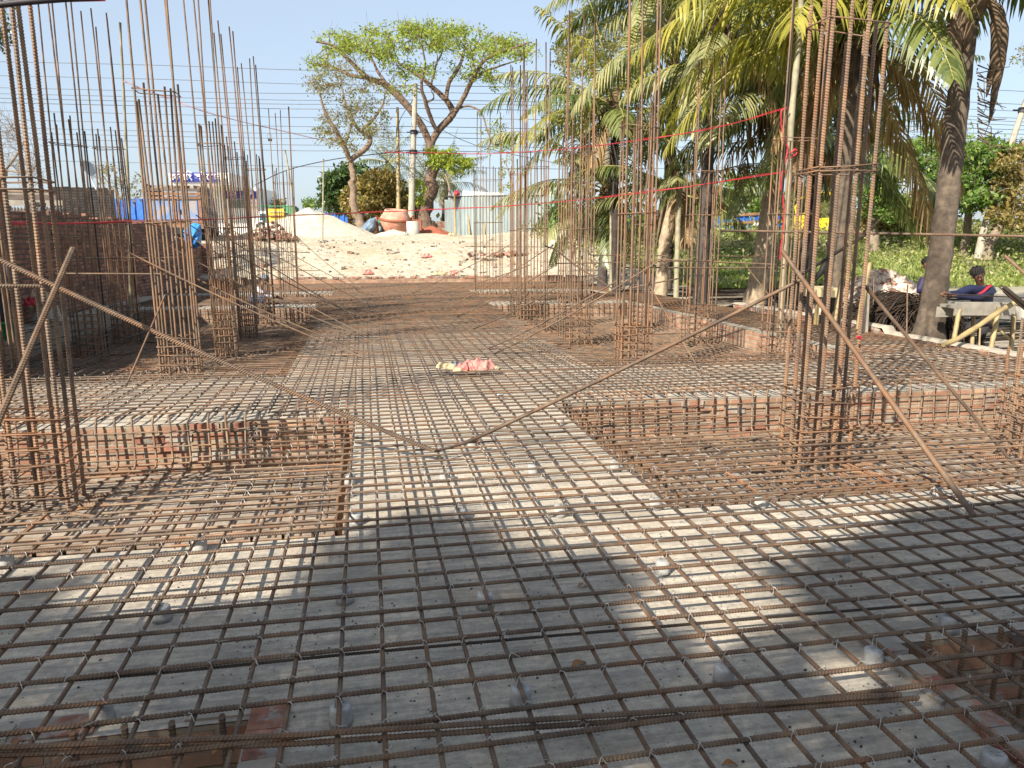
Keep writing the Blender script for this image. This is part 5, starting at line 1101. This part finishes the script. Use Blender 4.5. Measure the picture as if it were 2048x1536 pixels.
q = MB(); q.box(base-ex*(W_/2)+ey*1.6+Vector((0, 0, .85)), (.06, 3.2, 1.75), 'plank', yw); part(q, 'left_side', tk)
q = MB(); q.box(base+ey*1.6-Vector((0, 0, .05)), (W_, 3.2, .1), 'wood', yw); part(q, 'load_bed', tk)
q = MB(); q.box(base+ey*1.8-Vector((0, 0, .35)), (.9, 4.0, .3), 'black', yw); part(q, 'chassis', tk)
q = MB(); q.box(base+ey*4.1+Vector((0, 0, .55)), (2.2, 1.5, 1.7), 'bluedk', yw, taper=.9); part(q, 'cab', tk)
for s in (-1, 1):
    wheel(tk, base+ex*s*.95+ey*1.0-Vector((0, 0, .62)), .48, ex, .4); wheel(tk, base+ex*s*1.0+ey*3.9-Vector((0, 0, .62)), .46, ex, .28)
q = MB(); q.box(base-ex*1.25+Vector((0, .2, 1.55)), (.06, .5, .9), 'plank', yw+.5); part(q, 'raised_flap', tk)
for k in range(5): 
    q = MB(); q.box(base+ex*(-.9+k*.45)+ey*.3+Vector((0, 0, 1.62)), (.4, .3, .12), 'tinold', yw+.2*k, jit=.03); part(q, 'scrap_load', tk)
def truck(label, px, py, D, L, h, yaw, body, cab, rails=None, cabside=1, tilt=0, ribs=True, group=None, name='dump_truck', logo=False):
    c = at(px, py, D); R_ = Matrix.Rotation(yaw, 3, 'Z')@Matrix.Rotation(tilt, 3, 'Y'); ex, ey, ez = R_@Vector((1, 0, 0)), R_@Vector((0, 1, 0)), R_@Vector((0, 0, 1)); root = empty(name, c-ez*(h/2+.9), label, 'truck', group)
    q = MB(); q.box(c, (L, 2.3, h), body, R_); 
    if ribs:
        n = int(L/.45)
        for i in range(n+1): q.box(c+ex*(-L/2+L*i/n)-ey*1.18, (.09, .1, h*.96), body, R_)
    part(q, 'cargo_box', root)
    if rails:
        for zz in (h/2+.03, h*.12):
            q = MB(); q.box(c+ez*zz-ey*1.22, (L+.1, .1, .17), rails, R_, jit=.01); part(q, 'timber_rail', root)
        q = MB(); q.box(c-ez*(h/2+.06)-ey*1.2, (L+.1, .14, .14), 'mixdk', R_)
        for i in range(12): q.box(c-ez*(h/2+.14)-ey*1.2+ex*(-L/2+L*(i+.5)/12), (.12, .14, .12), 'mixdk', R_)
        part(q, 'bottom_rail', root)
    if logo:
        q = MB()
        for s, r_ in ((-.35, .28), (.0, -.0), (.35, -.28)): q.lathe(c+ex*(s+.5)-ey*1.26-ez*.05, [(.01, 0), (.16, .004), (.16, .012), (.01, .016)], 'purewhite', 12, -ey)
        part(q, 'white_emblem', root)
    if cab:
        q = MB(); cx = c+ex*cabside*(L/2+.95)-ez*.05; q.box(cx, (1.5, 2.1, h+.25), cab, R_, taper=.93); part(q, 'cab', root)
        q = MB(); q.box(cx-ey*1.03+ez*.25, (.7, .06, .45), 'glass', R_); q.box(cx+ex*cabside*.73+ez*.25, (.06, 1.6, .5), 'glass', R_); part(q, 'window', root)
    q = MB(); q.box(c-ez*(h/2+.3)+ex*cabside*.8, (L+1.8, .9, .3), 'black', R_); part(q, 'chassis', root)
    for s in (-1, 1):
        for xx in (-L*.28, L/2+.9):
            wheel(root, c+ex*cabside*xx+ey*s*.95-ez*(h/2+.5), .5, ey*1.0, .3)
    return root
truck('long blue truck body behind the brick block, left of the timber framed truck', 255, 420, 46, 5.6, 1.25, -YAW+.05, 'blue', None, None)
truck('blue truck half hidden behind the sand heap and trees', 688, 436, 62, 4.2, .75, -YAW, 'blue', 'green', None)
truck('blue dump truck with a yellow cab seen between the palms', 1295, 449, 60, 3.2, 1.2, -YAW, 'blue', 'yellow', None)
truck('blue cargo truck with orange timber rails and white marks', 1487, 450, 50, 4.0, 1.25, -YAW+.12, 'blue', None, 'wood', 1, -.06, True, None, 'cargo_truck', True)
truck('white pickup parked far off right of the tin shed', 1140, 446, 66, 3.0, .9, -YAW, 'purewhite', 'green', None, -1)
# yellow loader
yl = empty('yellow_loader', at(1620, 475, 46), 'yellow loading machine half hidden behind palm fronds', 'loader')
for (nm, px, py, w_, h_) in (('engine_cover', 1665, 452, 2.4, .9), ('cab', 1610, 452, 1.0, 1.5)):
    q = MB(); q.box(at(px, py, 46), (w_, 1.6, h_), 'yellow', -YAW, taper=.85, jit=.02); part(q, nm, yl)
q = MB(); q.tube([at(1600, 460, 45.5), at(1590, 400, 45.5), at(1650, 385, 45.5), at(1690, 400, 45.5)], [.16, .13, .1], 'yellow', 6); part(q, 'boom', yl)
for px in (1600, 1680): wheel(yl, at(px, 482, 45.2), .5, -rtv if False else Vector((fw.x, fw.y, 0)).normalized(), .4)
# little yellow goods carrier and motorcycle by the building
yc = empty('goods_carrier', at(555, 460, 55), 'small yellow three wheeled goods carrier with a green canvas behind the sand heap', 'three-wheeler')
q = MB(); q.box(at(556, 432, 55), (1.35, 1.4, .95), 'yellow', -YAW, jit=.02); 
for k in range(3): q.box(at(556, 424+k*8, 54.2), (1.3, .06, .07), 'cream', -YAW)
part(q, 'yellow_body', yc)
q = MB(); q.box(at(582, 425, 55), (.9, 1.4, .75), 'green', -YAW, taper=.9); q.box(at(556, 413, 55), (2.4, 1.4, .08), 'green', -YAW); part(q, 'green_canvas', yc)
q = MB(); q.box(at(531, 438, 55), (.8, 1.3, 1.1), 'white', -YAW, taper=.75); part(q, 'cab', yc)
q = MB(); q.box(at(526, 434, 54.2), (.5, .05, .5), 'glass', -YAW); part(q, 'windscreen', yc)
for px in (522, 546, 580): wheel(yc, at(px, 452, 54.3), .3, Vector((fw.x, fw.y, 0)).normalized(), .2)
mc = empty('motorcycle', at(456, 466, 52), 'dark motorcycle parked before the white building', 'motorcycle')
for px in (450, 461): wheel(mc, at(px, 462, 52), .28, (rtv*.8+Vector((0, .6, 0))).normalized(), .1)
q = MB(); q.tube([at(450, 460, 52), at(453, 450, 52), at(459, 451, 52), at(461, 460, 52)], .06, 'black', 6); q.box(at(456, 449, 52), (.4, .2, .15), 'black', -YAW); q.tube([at(450, 460, 52), at(452, 441, 52), at(455, 440, 52)], .03, 'black', 5); part(q, 'frame', mc)
# ---- white filling-station building ------------------------------------------
gs = empty('filling_station', at(460, 465, 70), 'white tiled building with blue sign boards beyond the left columns', 'building')
def fbox(px0, py0, px1, py1, D, dep, mat, nm, jit=0):
    a, b = at(px0, py0, D), at(px1, py1, D); m_ = (a+b)/2; q = MB(); q.box((m_.x+fw.x*dep/2, m_.y+fw.y*dep/2, m_.z), (abs((b-a).dot(rt)), dep, abs(a.z-b.z)), mat, -YAW, jit=jit); return part(q, nm, gs)
fbox(425, 376, 516, 470, 70, 6, 'white', 'main_block'); fbox(340, 346, 458, 370, 66, 5, 'purewhite', 'canopy'); fbox(342, 345, 432, 364, 65.7, .2, 'signblue', 'top_sign')
fbox(425, 368, 462, 376, 68, 5, 'white', 'canopy_slab'); fbox(449, 382, 513, 397, 69.6, .2, 'signblue', 'lower_sign'); fbox(458, 399, 500, 416, 69.7, .15, 'glass', 'window'); fbox(448, 376, 454, 350, 69, .5, 'pipe', 'canopy_column')
fbox(497, 400, 516, 412, 69.5, .1, 'purewhite', 'small_sign'); fbox(505, 418, 516, 470, 69.6, .2, 'purewhite', 'pilaster')
for k in range(4): fbox(426, 396+k*18, 515, 396.6+k*18, 69.9, .05, 'tin', 'tile_joint')
def text(body, px, py, D, h, mat, root, nm='lettering'):
    cu = bpy.data.curves.new('lettering', 'FONT'); cu.body = body; cu.size = h; cu.align_x = 'CENTER'; cu.align_y = 'CENTER'; cu.extrude = .02; cu.materials.append(M[mat])
    t_ = bpy.data.objects.new(nm, cu); COL.objects.link(t_); bpy.context.view_layer.update(); me_ = bpy.data.meshes.new_from_object(t_.evaluated_get(bpy.context.evaluated_depsgraph_get())); bpy.data.objects.remove(t_)
    o = bpy.data.objects.new(nm, me_); COL.objects.link(o); o.parent = root; o.location = at(px, py, D)-root.location; o.rotation_euler = (math.pi/2, 0, -YAW); return o
text('ফিলিং স্টেশন', 390, 354, 65.5, .82, 'purewhite', gs); text('CO     OUR', 481, 387, 69.3, .46, 'purewhite', gs); text('T      TR', 481, 394, 69.3, .28, 'purewhite', gs); text('311', 506, 406, 69.3, .34, 'signblue', gs)
# distant low line of trees and houses so the horizon is closed
q = MB(); LC = []
for k in range(700):
    px = rng.uniform(-300, 2600); D = rng.uniform(150, 260)
    if 520 < px < 700 or (40 < px < 440 and rng.random() < .6): D = 320
    c = at(px, 468-rng.random()**2*14*150/D, D); LC.append(np.array(c)+rng.normal(0, 1, (60, 3))*np.array([3.2, 3, 1.1]))
q.leaves(np.concatenate(LC), 1.3, 'leafs', .7); single(q, 'distant_woods', 'low far line of hazy trees along the horizon', 'woods', kind='stuff')
# ---- right-hand yard -----------------------------------------------------------
rb = empty('rubble_pile', onground(1760, 622, 17.6), 'pale pile of broken brick rubble behind the yard workers', 'rubble pile'); q = MB(); c = rb.location
for k in range(2300):
    a = rng.uniform(0, 6.28); r = math.sqrt(rng.random()); s = rng.uniform(.05, .13); x, y = math.cos(a)*r*1.75, math.sin(a)*r*1.3; z = 1.08*(1-r**1.25)+rng.uniform(-.05, .03)
    Rm = Matrix.Rotation(rng.uniform(0, 6), 3, 'X')@Matrix.Rotation(rng.uniform(0, 6), 3, 'Z'); q.box((c.x+x, c.y+y, c.z+max(.02, z)), (s*1.5, s, s*.8), 'rubble' if rng.random() < .85 else 'brick', Rm, jit=s*.2)
def rc(u, v):
    a = u*6.2832; return (c.x+math.cos(a)*v*1.6, c.y+math.sin(a)*v*1.2, c.z+.9*(1-v**1.25)-.2)
q.grid(rc, 30, 10, 'rubble'); part(q, 'rubble', rb)
hp = empty('rebar_heap', onground(1790, 680, 13.2), 'dark arched heap of bent black bars beside the palm foot', 'steel bars'); q = MB(); c = hp.location
for k in range(240):
    s = rng.uniform(-.55, .5); ys = rng.uniform(-.5, .5); hgt = .95*(1-abs(s)**2*1.1)*rng.uniform(.75, 1); spread_ = rng.uniform(.5, 1.25); an = rng.normal(.3, .35)
    P = [c+rtv*(s+math.cos(t)*spread_*(-.75)*.75)+Vector((0, ys+.1*math.sin(an)*math.cos(t), max(.02, math.sin(t))*hgt)) for t in np.linspace(.02, math.pi*.98, 9)]
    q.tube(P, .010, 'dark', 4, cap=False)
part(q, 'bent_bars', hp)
q = MB()
for k in range(260):
    x, y = rng.uniform(8.9, 17), rng.uniform(10, 22); L = rng.uniform(1.5, 5); a = rng.normal(.1, .12); z = gh(x, y)+rng.uniform(.01, .14)
    q.tube([(x-math.cos(a)*L/2, y-math.sin(a)*L/2, z), (x, y, z+rng.uniform(-.01, .03)), (x+math.cos(a)*L/2, y+math.sin(a)*L/2, z)], .010, 'dark', 5)
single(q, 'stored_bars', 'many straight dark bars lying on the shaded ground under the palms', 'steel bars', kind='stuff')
q = MB(); a, b = at(1665, 612, 16.4), at(2200, 622, 15.5); d_ = (b-a); ang = math.atan2(d_.y, d_.x); m_ = (a+b)/2; q.box((m_.x, m_.y, .10), (d_.length, .5, .30), 'pipe', ang, jit=.01)
for k in range(10): q.box(a.lerp(b, (k+.5)/10)*1.0+Vector((0, 0, .10-a.lerp(b, (k+.5)/10).z+.16)), (d_.length/10-.03, .55, .04), 'lime', ang+random.uniform(-.01, .01), jit=.006)
single(q, 'concrete_drain_edge', 'low whitish concrete edge running behind the bar heap', 'concrete edge')
# bar bending bench
bn = empty('bending_bench', at(1970, 705, 11), 'rough grey bench on bamboo legs where the smiling worker bends bars', 'bench')
def bam(a, b, r, root, nm, r2=None):
    q = MB(); a, b = Vector(a), Vector(b); n = 8; q.tube([a.lerp(b, k/n)+Vector((0, 0, 0)) for k in range(n+1)], [r*(1.1 if k % 2 else .95) for k in range(n+1)], 'bamboo', 8); part(q, nm, root)
q = MB(); a, b = at(1913, 613, 10.9), at(2026, 622, 11.0); m_ = (a+b)/2; q.box(m_, ((b-a).length, .08, .19), 'cement', math.atan2((b-a).y, (b-a).x), jit=.008); part(q, 'front_board', bn)
q = MB(); q.box(m_+Vector((.06, .22, .02)), ((b-a).length, .38, .05), 'cement', math.atan2((b-a).y, (b-a).x), jit=.006); part(q, 'table_top', bn)
q = MB(); q.box(m_+Vector((.1, .42, -.08)), ((b-a).length*1.08, .07, .16), 'cement', math.atan2((b-a).y, (b-a).x), jit=.006); part(q, 'rear_board', bn)
for (x0, y0, x1, y1, D, r) in ((1908, 678, 1920, 612, 10.9, .032), (1980, 706, 1998, 615, 10.85, .034), (2022, 704, 2028, 628, 11.3, .034), (1944, 690, 1948, 618, 11.4, .028), (1958, 700, 1962, 622, 11.2, .014)): bam(at(x0, y0, D), at(x1, y1, D), r, bn, 'bamboo_leg')
bam(at(1964, 625, 11.3), at(2020, 680, 11.3), .02, bn, 'cross_brace')
pole([at(1886, 690, 10.3), at(1915, 678, 10.35), at(1960, 650, 10.5), at(2000, 622, 10.6), at(2030, 605, 10.7)], .036, 'thick curved yellow bamboo leaning on the bending bench')
q = MB()
for k in range(9): 
    o = Vector((rng.normal(0, .02), rng.normal(0, .03), rng.normal(0, .02))); q.tube([at(2005, 576, 10.6)+o, at(2050, 614, 10.0)+o, at(2110, 668, 9.3)+o], .010, 'dark', 5)
single(q, 'bar_bundle', 'bundle of dark bars leaning on the right end of the bench', 'steel bars')
prop(at(2010, 512, 9.5), at(2075, 570, 9.0), .02, 'dark bar end poking in at the right edge above the bench', 0, 'bar', 0, 'steel bar')
prop(at(1888, 588, 10.9), at(2060, 596, 10.9), .011, 'bar held across the bench by the smiling worker', 0, 'dark', 0, 'steel bar')
q = MB(); a = at(1700, 655, 12); 
pole([at(1716, 660, 11.8), at(1732, 560, 12.0), at(1740, 527, 12.1)], .04, 'yellow bamboo prop leaning left of the rubble pile')
pole([at(1668, 650, 12.2), at(1685, 545, 12.4)], .035, 'yellow bamboo prop between the bars of the nearest right column')
q = MB(); q.box(at(1727, 640, 12.1), (.13, .1, .9), 'lime', .2, jit=.01, taper=.8); single(q, 'stone_post', 'short pale stone post behind the low brick wall', 'post')
b2 = empty('small_bench', at(1640, 640, 13.2), 'small pale timber bench behind the nearest right column', 'bench'); q = MB(); q.box(at(1638, 583, 13.2), (.5, .5, .16), 'cream', -.2, jit=.01); part(q, 'seat', b2)
for px in (1618, 1634, 1655):
    q = MB(); q.box(at(px, 618, 13.2), (.06, .06, .55), 'bamboo', -.2, jit=.004); part(q, 'leg', b2)
for px, py, D in ((1748, 600, 12.9), (1815, 625, 11.6)):
    prop(at(px, py-55, D), at(px-2, py+60, D), .012, 'thin upright bar %s the dark bar heap' % ('left of' if px < 1800 else 'right of'), 0, 'rust', 0, 'steel bar')
# grass and undergrowth
q = MB(); N = 90000; x = rng.uniform(11, 48, N); y = rng.uniform(22.5, 45, N); keep = (np.sin(x*1.1)*np.cos(y*1.3)+rng.uniform(-1, 1.6, N)) > -.2
x, y = x[keep], y[keep]; z = np.array([gh(a, b) for a, b in zip(x, y)]); q.leaves(np.stack([x, y, z-.02], 1), .22, 'grass', .35, -1.6); single(q, 'bank_grass', 'uneven green grass and weeds over the bank', 'grass', kind='stuff')
q = MB(); LC = []; LG = []
for k in range(560):
    x = rng.uniform(9, 44); y = rng.uniform(29 if k % 3 else 26, 43); g = gh(x, y); s = rng.uniform(.35, .9)
    pt = np.array([x, y, g+s*.4])+rng.normal(0, 1, (int(70*s), 3))*np.array([s*.7, s*.6, s*.35]); (LC if rng.random() < .45 else LG).append(pt)
for px in np.arange(1280, 1640, 9):
    p = at(px, 505, 36); g = gh(p.x, p.y); LC.append(np.array([p.x, p.y, g+.15])+rng.normal(0, 1, (90, 3))*np.array([.8, .8, .3]))
q.leaves(np.concatenate(LC), .17, 'leafdust', .5); q.leaves(np.concatenate(LG), .17, 'grass', .5); single(q, 'undergrowth', 'tangled dusty bushes and creepers covering the road bank', 'undergrowth', kind='stuff')
for i, (px, py, D) in enumerate([(1118, 480, 40), (1180, 485, 38), (1245, 500, 36), (1275, 480, 38)]):
    r = empty('leafy_bush', onground(px, py, D), 'dark green bush behind the right columns, %s from the left' % ORD[i], 'bush', 'bushes behind the right columns'); c = r.location; q = MB(); tb = MB(); pts = []
    for k in range(16):
        e = np.array(c)+np.array([0, 0, .7])+rng.normal(0, 1, 3)*np.array([.55, .5, .35]); tb.tube([tuple(c), tuple(e)], [.04, .01], 'bark', 4); pts.append(e+rng.normal(0, .3, (60, 3)))
    q.leaves(np.concatenate(pts), .24, 'leafd' if i % 2 else 'leafg', .5); part(q, 'foliage', r); part(tb, 'stems', r)
# ---- people -------------------------------------------------------------------
def skin(name, nodes, edges, mat, root, levels=2, smoothm=True):
    keys = list(nodes); me = bpy.data.meshes.new(name); me.from_pydata([tuple(nodes[k][0]) for k in keys], [(keys.index(a), keys.index(b)) for a, b in edges], [])
    o = bpy.data.objects.new(name, me); COL.objects.link(o); md = o.modifiers.new('s', 'SKIN'); md.use_smooth_shade = True
    for i, k in enumerate(keys):
        v = me.skin_vertices[0].data[i]; r = nodes[k][1]; v.radius = (r if hasattr(r, '__len__') else (r, r)); v.use_root = (i == 0)
    sb_ = o.modifiers.new('d', 'SUBSURF'); sb_.levels = levels; sb_.render_levels = levels
    bpy.context.view_layer.update(); ev = o.evaluated_get(bpy.context.evaluated_depsgraph_get()); m2 = bpy.data.meshes.new_from_object(ev); o.modifiers.clear(); o.data = m2
    m2.materials.clear(); m2.materials.append(M[mat])
    for p_ in m2.polygons: p_.use_smooth = True
    if root: o.parent = root; o.location = -root.location
    return o
def mid(a, b, t=.5): return Vector(a).lerp(Vector(b), t)
def person(label, J, face, shirt, pants, group='workers on the site', shoes=None, cap=None):
    """J: joints in world coordinates; face: direction the head looks"""
    J = {k: Vector(v) for k, v in J.items()}; root = empty('person', J['footL'], label, 'person', group)
    f = Vector(face).normalized(); hd = J['head']; nk = J['neck']; u = (hd-nk).normalized()
    n = {'pel': (J['pelvis'], (.145, .11)), 'sp': (mid(J['pelvis'], J['neck'], .38), (.125, .095)), 'ch': (mid(J['pelvis'], J['neck'], .76), (.15, .10)), 'nk': (nk, .056), 'jw': (hd-u*.055+f*.012, .068), 'sk': (hd+u*.03-f*.008, .092), 'tp': (hd+u*.085-f*.01, .062)}
    e = [('pel', 'sp'), ('sp', 'ch'), ('ch', 'nk'), ('nk', 'jw'), ('jw', 'sk'), ('sk', 'tp')]
    for s in 'LR':
        n.update({'sh'+s: (J['sh'+s], .058), 'el'+s: (J['el'+s], .040), 'wr'+s: (J['wr'+s], .027), 'hp'+s: (mid(J['hip'+s], J['knee'+s], .15), .083), 'kn'+s: (J['knee'+s], .055), 'an'+s: (J['foot'+s]+Vector((0, 0, .08)), .038)})
        e += [('ch', 'sh'+s), ('sh'+s, 'el'+s), ('el'+s, 'wr'+s), ('pel', 'hp'+s), ('hp'+s, 'kn'+s), ('kn'+s, 'an'+s)]
        td = J.get('toe'+s, J['foot'+s]+Vector((f.x, f.y, 0))*.17+Vector((0, 0, .03))); n['to'+s] = (td, .034); e.append(('an'+s, 'to'+s))
    body = skin('body', n, e, 'skin', root)
    # hands with five fingers
    for s in 'LR':
        w_, el = J['wr'+s], J['el'+s]; d = (w_-el).normalized(); sd = d.cross(Vector((0, 0, 1))); sd = sd.normalized() if sd.length > .1 else rtv.copy(); dn = d.cross(sd); q = MB()
        q.tube([w_, w_+d*.045, w_+d*.085], [.024, .036, .032], 'skin', 8)
        for k, (o_, L) in enumerate(((-.027, .06), (-.009, .072), (.009, .068), (.026, .052))):
            a = w_+d*.08+sd*o_; q.tube([a, a+d*L*.5+dn*.01*-1, a+d*L*.75-Vector((0, 0, .02)), a+d*L*.7-Vector((0, 0, .045))], [.0095, .009, .008, .006], 'skin', 6)
        a = w_+d*.03-sd*.03; q.tube([a, a+d*.03-sd*.028, a+d*.06-sd*.03-Vector((0, 0, .015))], [.011, .010, .007], 'skin', 6)
        part(q, 'hand', root)
    sh_ = {k: (n[k][0], tuple(x*1.16 for x in n[k][1])) for k in ('pel', 'sp', 'ch')}; sh_['nk'] = (mid(n['ch'][0], nk, .72), .075)
    ed = [('pel', 'sp'), ('sp', 'ch'), ('ch', 'nk')]
    for s in 'LR':
        sh_['sh'+s] = (J['sh'+s], .078); sh_['el'+s] = (J['el'+s], .056); sh_['wr'+s] = (mid(J['el'+s], J['wr'+s], .88), .041); ed += [('ch', 'sh'+s), ('sh'+s, 'el'+s), ('el'+s, 'wr'+s)]
    skin('shirt', sh_, ed, shirt, root)
    tr_ = {'pel': (J['pelvis']-Vector((0, 0, .03)), (.165, .128))}; ed = []
    for s in 'LR':
        tr_['hp'+s] = (n['hp'+s][0], .104); tr_['kn'+s] = (J['knee'+s], .075); tr_['an'+s] = (mid(J['knee'+s], n['an'+s][0], .85), .06); ed += [('pel', 'hp'+s), ('hp'+s, 'kn'+s), ('kn'+s, 'an'+s)]
    skin('trousers', tr_, ed, pants, root)
    q = MB(); axx = (u*.96-f*.25).normalized(); q.lathe(hd+u*.035-f*.02, [(.096, .0), (.099, .025), (.093, .058), (.072, .088), (.038, .104), (.002, .108)], cap or 'hair', 16, axx)
    if not cap:
        q.lathe(hd-f*.035-u*.02, [(.05, -.045), (.075, -.02), (.085, .03), (.085, .06)], 'hair', 12, u)
        for k in range(110):
            a = random.uniform(0, 6.28); v = axx; w1 = v.orthogonal().normalized(); w2 = v.cross(w1); e_ = random.uniform(.15, 1.4); b_ = hd+u*.035-f*.02+((w1*math.cos(a)+w2*math.sin(a))*math.cos(e_)+v*math.sin(e_))*.094; q.tube([b_, b_+(b_-hd)*.22+w1*random.uniform(-.012, .012)], [.012, .004], 'hair', 4)
    part(q, 'hair' if not cap else 'cap', root)
    sd = u.cross(f).normalized()
    q = MB(); q.tube([hd+f*.080+u*.012, hd+f*.108-u*.018, hd+f*.085-u*.026], [.009, .016, .010], 'skin', 6); part(q, 'nose', root)
    for s in (-1, 1):
        q = MB(); q.lathe(hd+f*.079+sd*s*.034+u*.016, [(.001, -.006), (.011, -.003), (.012, .003), (.001, .008)], 'black', 8, f); part(q, 'eye', root)
        q = MB(); q.lathe(hd+sd*s*.090-u*.005-f*.01, [(.002, -.02), (.014, -.01), (.018, .01), (.01, .03), (.002, .034)], 'skin', 8, u); part(q, 'ear', root)
    q = MB(); q.tube([hd+f*.078-u*.052-sd*.024, hd+f*.088-u*.056, hd+f*.078-u*.052+sd*.024], .0055, 'pinkbag', 5); part(q, 'mouth', root)
    return root
toc = -Vector((fw.x, fw.y, 0)).normalized()
D = 11.9
J = dict(head=at(1957, 550, D-.1), neck=at(1961, 571, D), shR=at(1940, 577, D-.1), shL=at(1984, 579, D+.05), elR=at(1915, 587, D-.25), wrR=at(1893, 587, D-.45), elL=at(1953, 596, D-.35), wrL=at(1902, 590, D-.5),
         pelvis=at(1966, 634, D+.25), hipR=at(1957, 636, D+.2), hipL=at(1976, 636, D+.3), kneeR=at(1938, 658, D+.0), kneeL=at(1964, 664, D+.2), footR=at(1932, 692, D+.25), footL=at(1960, 694, D+.4))
pr = person('smiling worker in a navy long sleeved jersey reaching over the bench', J, toc+Vector((-.15, 0, -.18)), 'navy', 'darkcloth')
q = MB(); a, b = at(1952, 592, D-.33), at(1976, 575, D-.19); q.tube([a, (a+b)/2+toc*.03, b, at(1981, 572, D-.05)], .022, 'red', 5); part(q, 'red_strap', pr)
D = 12.9
J = dict(head=at(1857, 531, D), neck=at(1860, 551, D), shR=at(1845, 562, D), shL=at(1880, 562, D+.05), elR=at(1838, 585, D-.03), wrR=at(1852, 577, D-.22), elL=at(1885, 588, D), wrL=at(1862, 578, D-.2),
         pelvis=at(1855, 604, D), hipR=at(1847, 608, D), hipL=at(1865, 608, D), kneeR=at(1846, 642, D-.05), kneeL=at(1868, 642, D), footR=at(1846, 682, D), footL=at(1868, 682, D))
person('worker in a purple shirt half hidden behind the near palm, hands together', J, toc+Vector((-.5, 0, -.3)), 'purple', 'khaki')
D = 13.9
J = dict(head=at(1664, 497, D), neck=at(1664, 517, D), shR=at(1652, 524, D), shL=at(1678, 524, D+.05), elR=at(1642, 545, D-.1), wrR=at(1627, 562, D-.25), elL=at(1684, 545, D), wrL=at(1676, 562, D-.15),
         pelvis=at(1664, 572, D+.05), hipR=at(1656, 576, D), hipL=at(1672, 576, D), kneeR=at(1654, 610, D-.1), kneeL=at(1674, 610, D-.05), footR=at(1655, 647, D), footL=at(1674, 647, D))
person('worker in black clothes leaning on the small bench behind the column bars', J, toc+Vector((-.4, 0, -.5)), 'black', 'darkcloth')
D = 17.6
J = dict(head=at(529, 561, D), neck=at(523, 571, D), shR=at(515, 577, D-.1), shL=at(521, 579, D+.15), elR=at(529, 592, D-.15), wrR=at(548, 593, D-.2), elL=at(540, 592, D+.1), wrL=at(556, 595, D+.05),
         pelvis=at(509, 602, D), hipR=at(510, 602, D-.1), hipL=at(510, 602, D+.1), kneeR=at(532, 592, D-.15), kneeL=at(531, 593, D+.15), footR=at(519, 617, D-.15), footL=at(520, 617, D+.15))
person('worker crouching between the far left columns in a checked shirt and jeans', J, rtv+Vector((0, 0, -.5)), 'check', 'denim', cap='greytarp')
D = 11.5
J = dict(head=at(-14, 500, D), neck=at(-10, 518, D), shR=at(-32, 528, D), shL=at(10, 528, D), elR=at(-38, 556, D), wrR=at(-20, 575, D-.15), elL=at(20, 552, D-.05), wrL=at(34, 560, D-.2),
         pelvis=at(-10, 588, D), hipR=at(-20, 592, D), hipL=at(0, 592, D), kneeR=at(-20, 636, D-.1), kneeL=at(2, 636, D-.1), footR=at(-20, 690, D), footL=at(2, 690, D))
person('worker in a pale blue checked shirt cut off by the left edge behind the bars', J, rtv+Vector((0, -.3, -.3)), 'check', 'darkcloth')
q = MB(); c = at(12, 660, 11.2); q.lathe(c-Vector((0, 0, .15)), [(.09, 0), (.13, .26), (.135, .26), (.12, .24)], 'green', 16); single(q, 'green_bucket', 'small green bucket low at the left edge behind the bars', 'bucket', base=c)
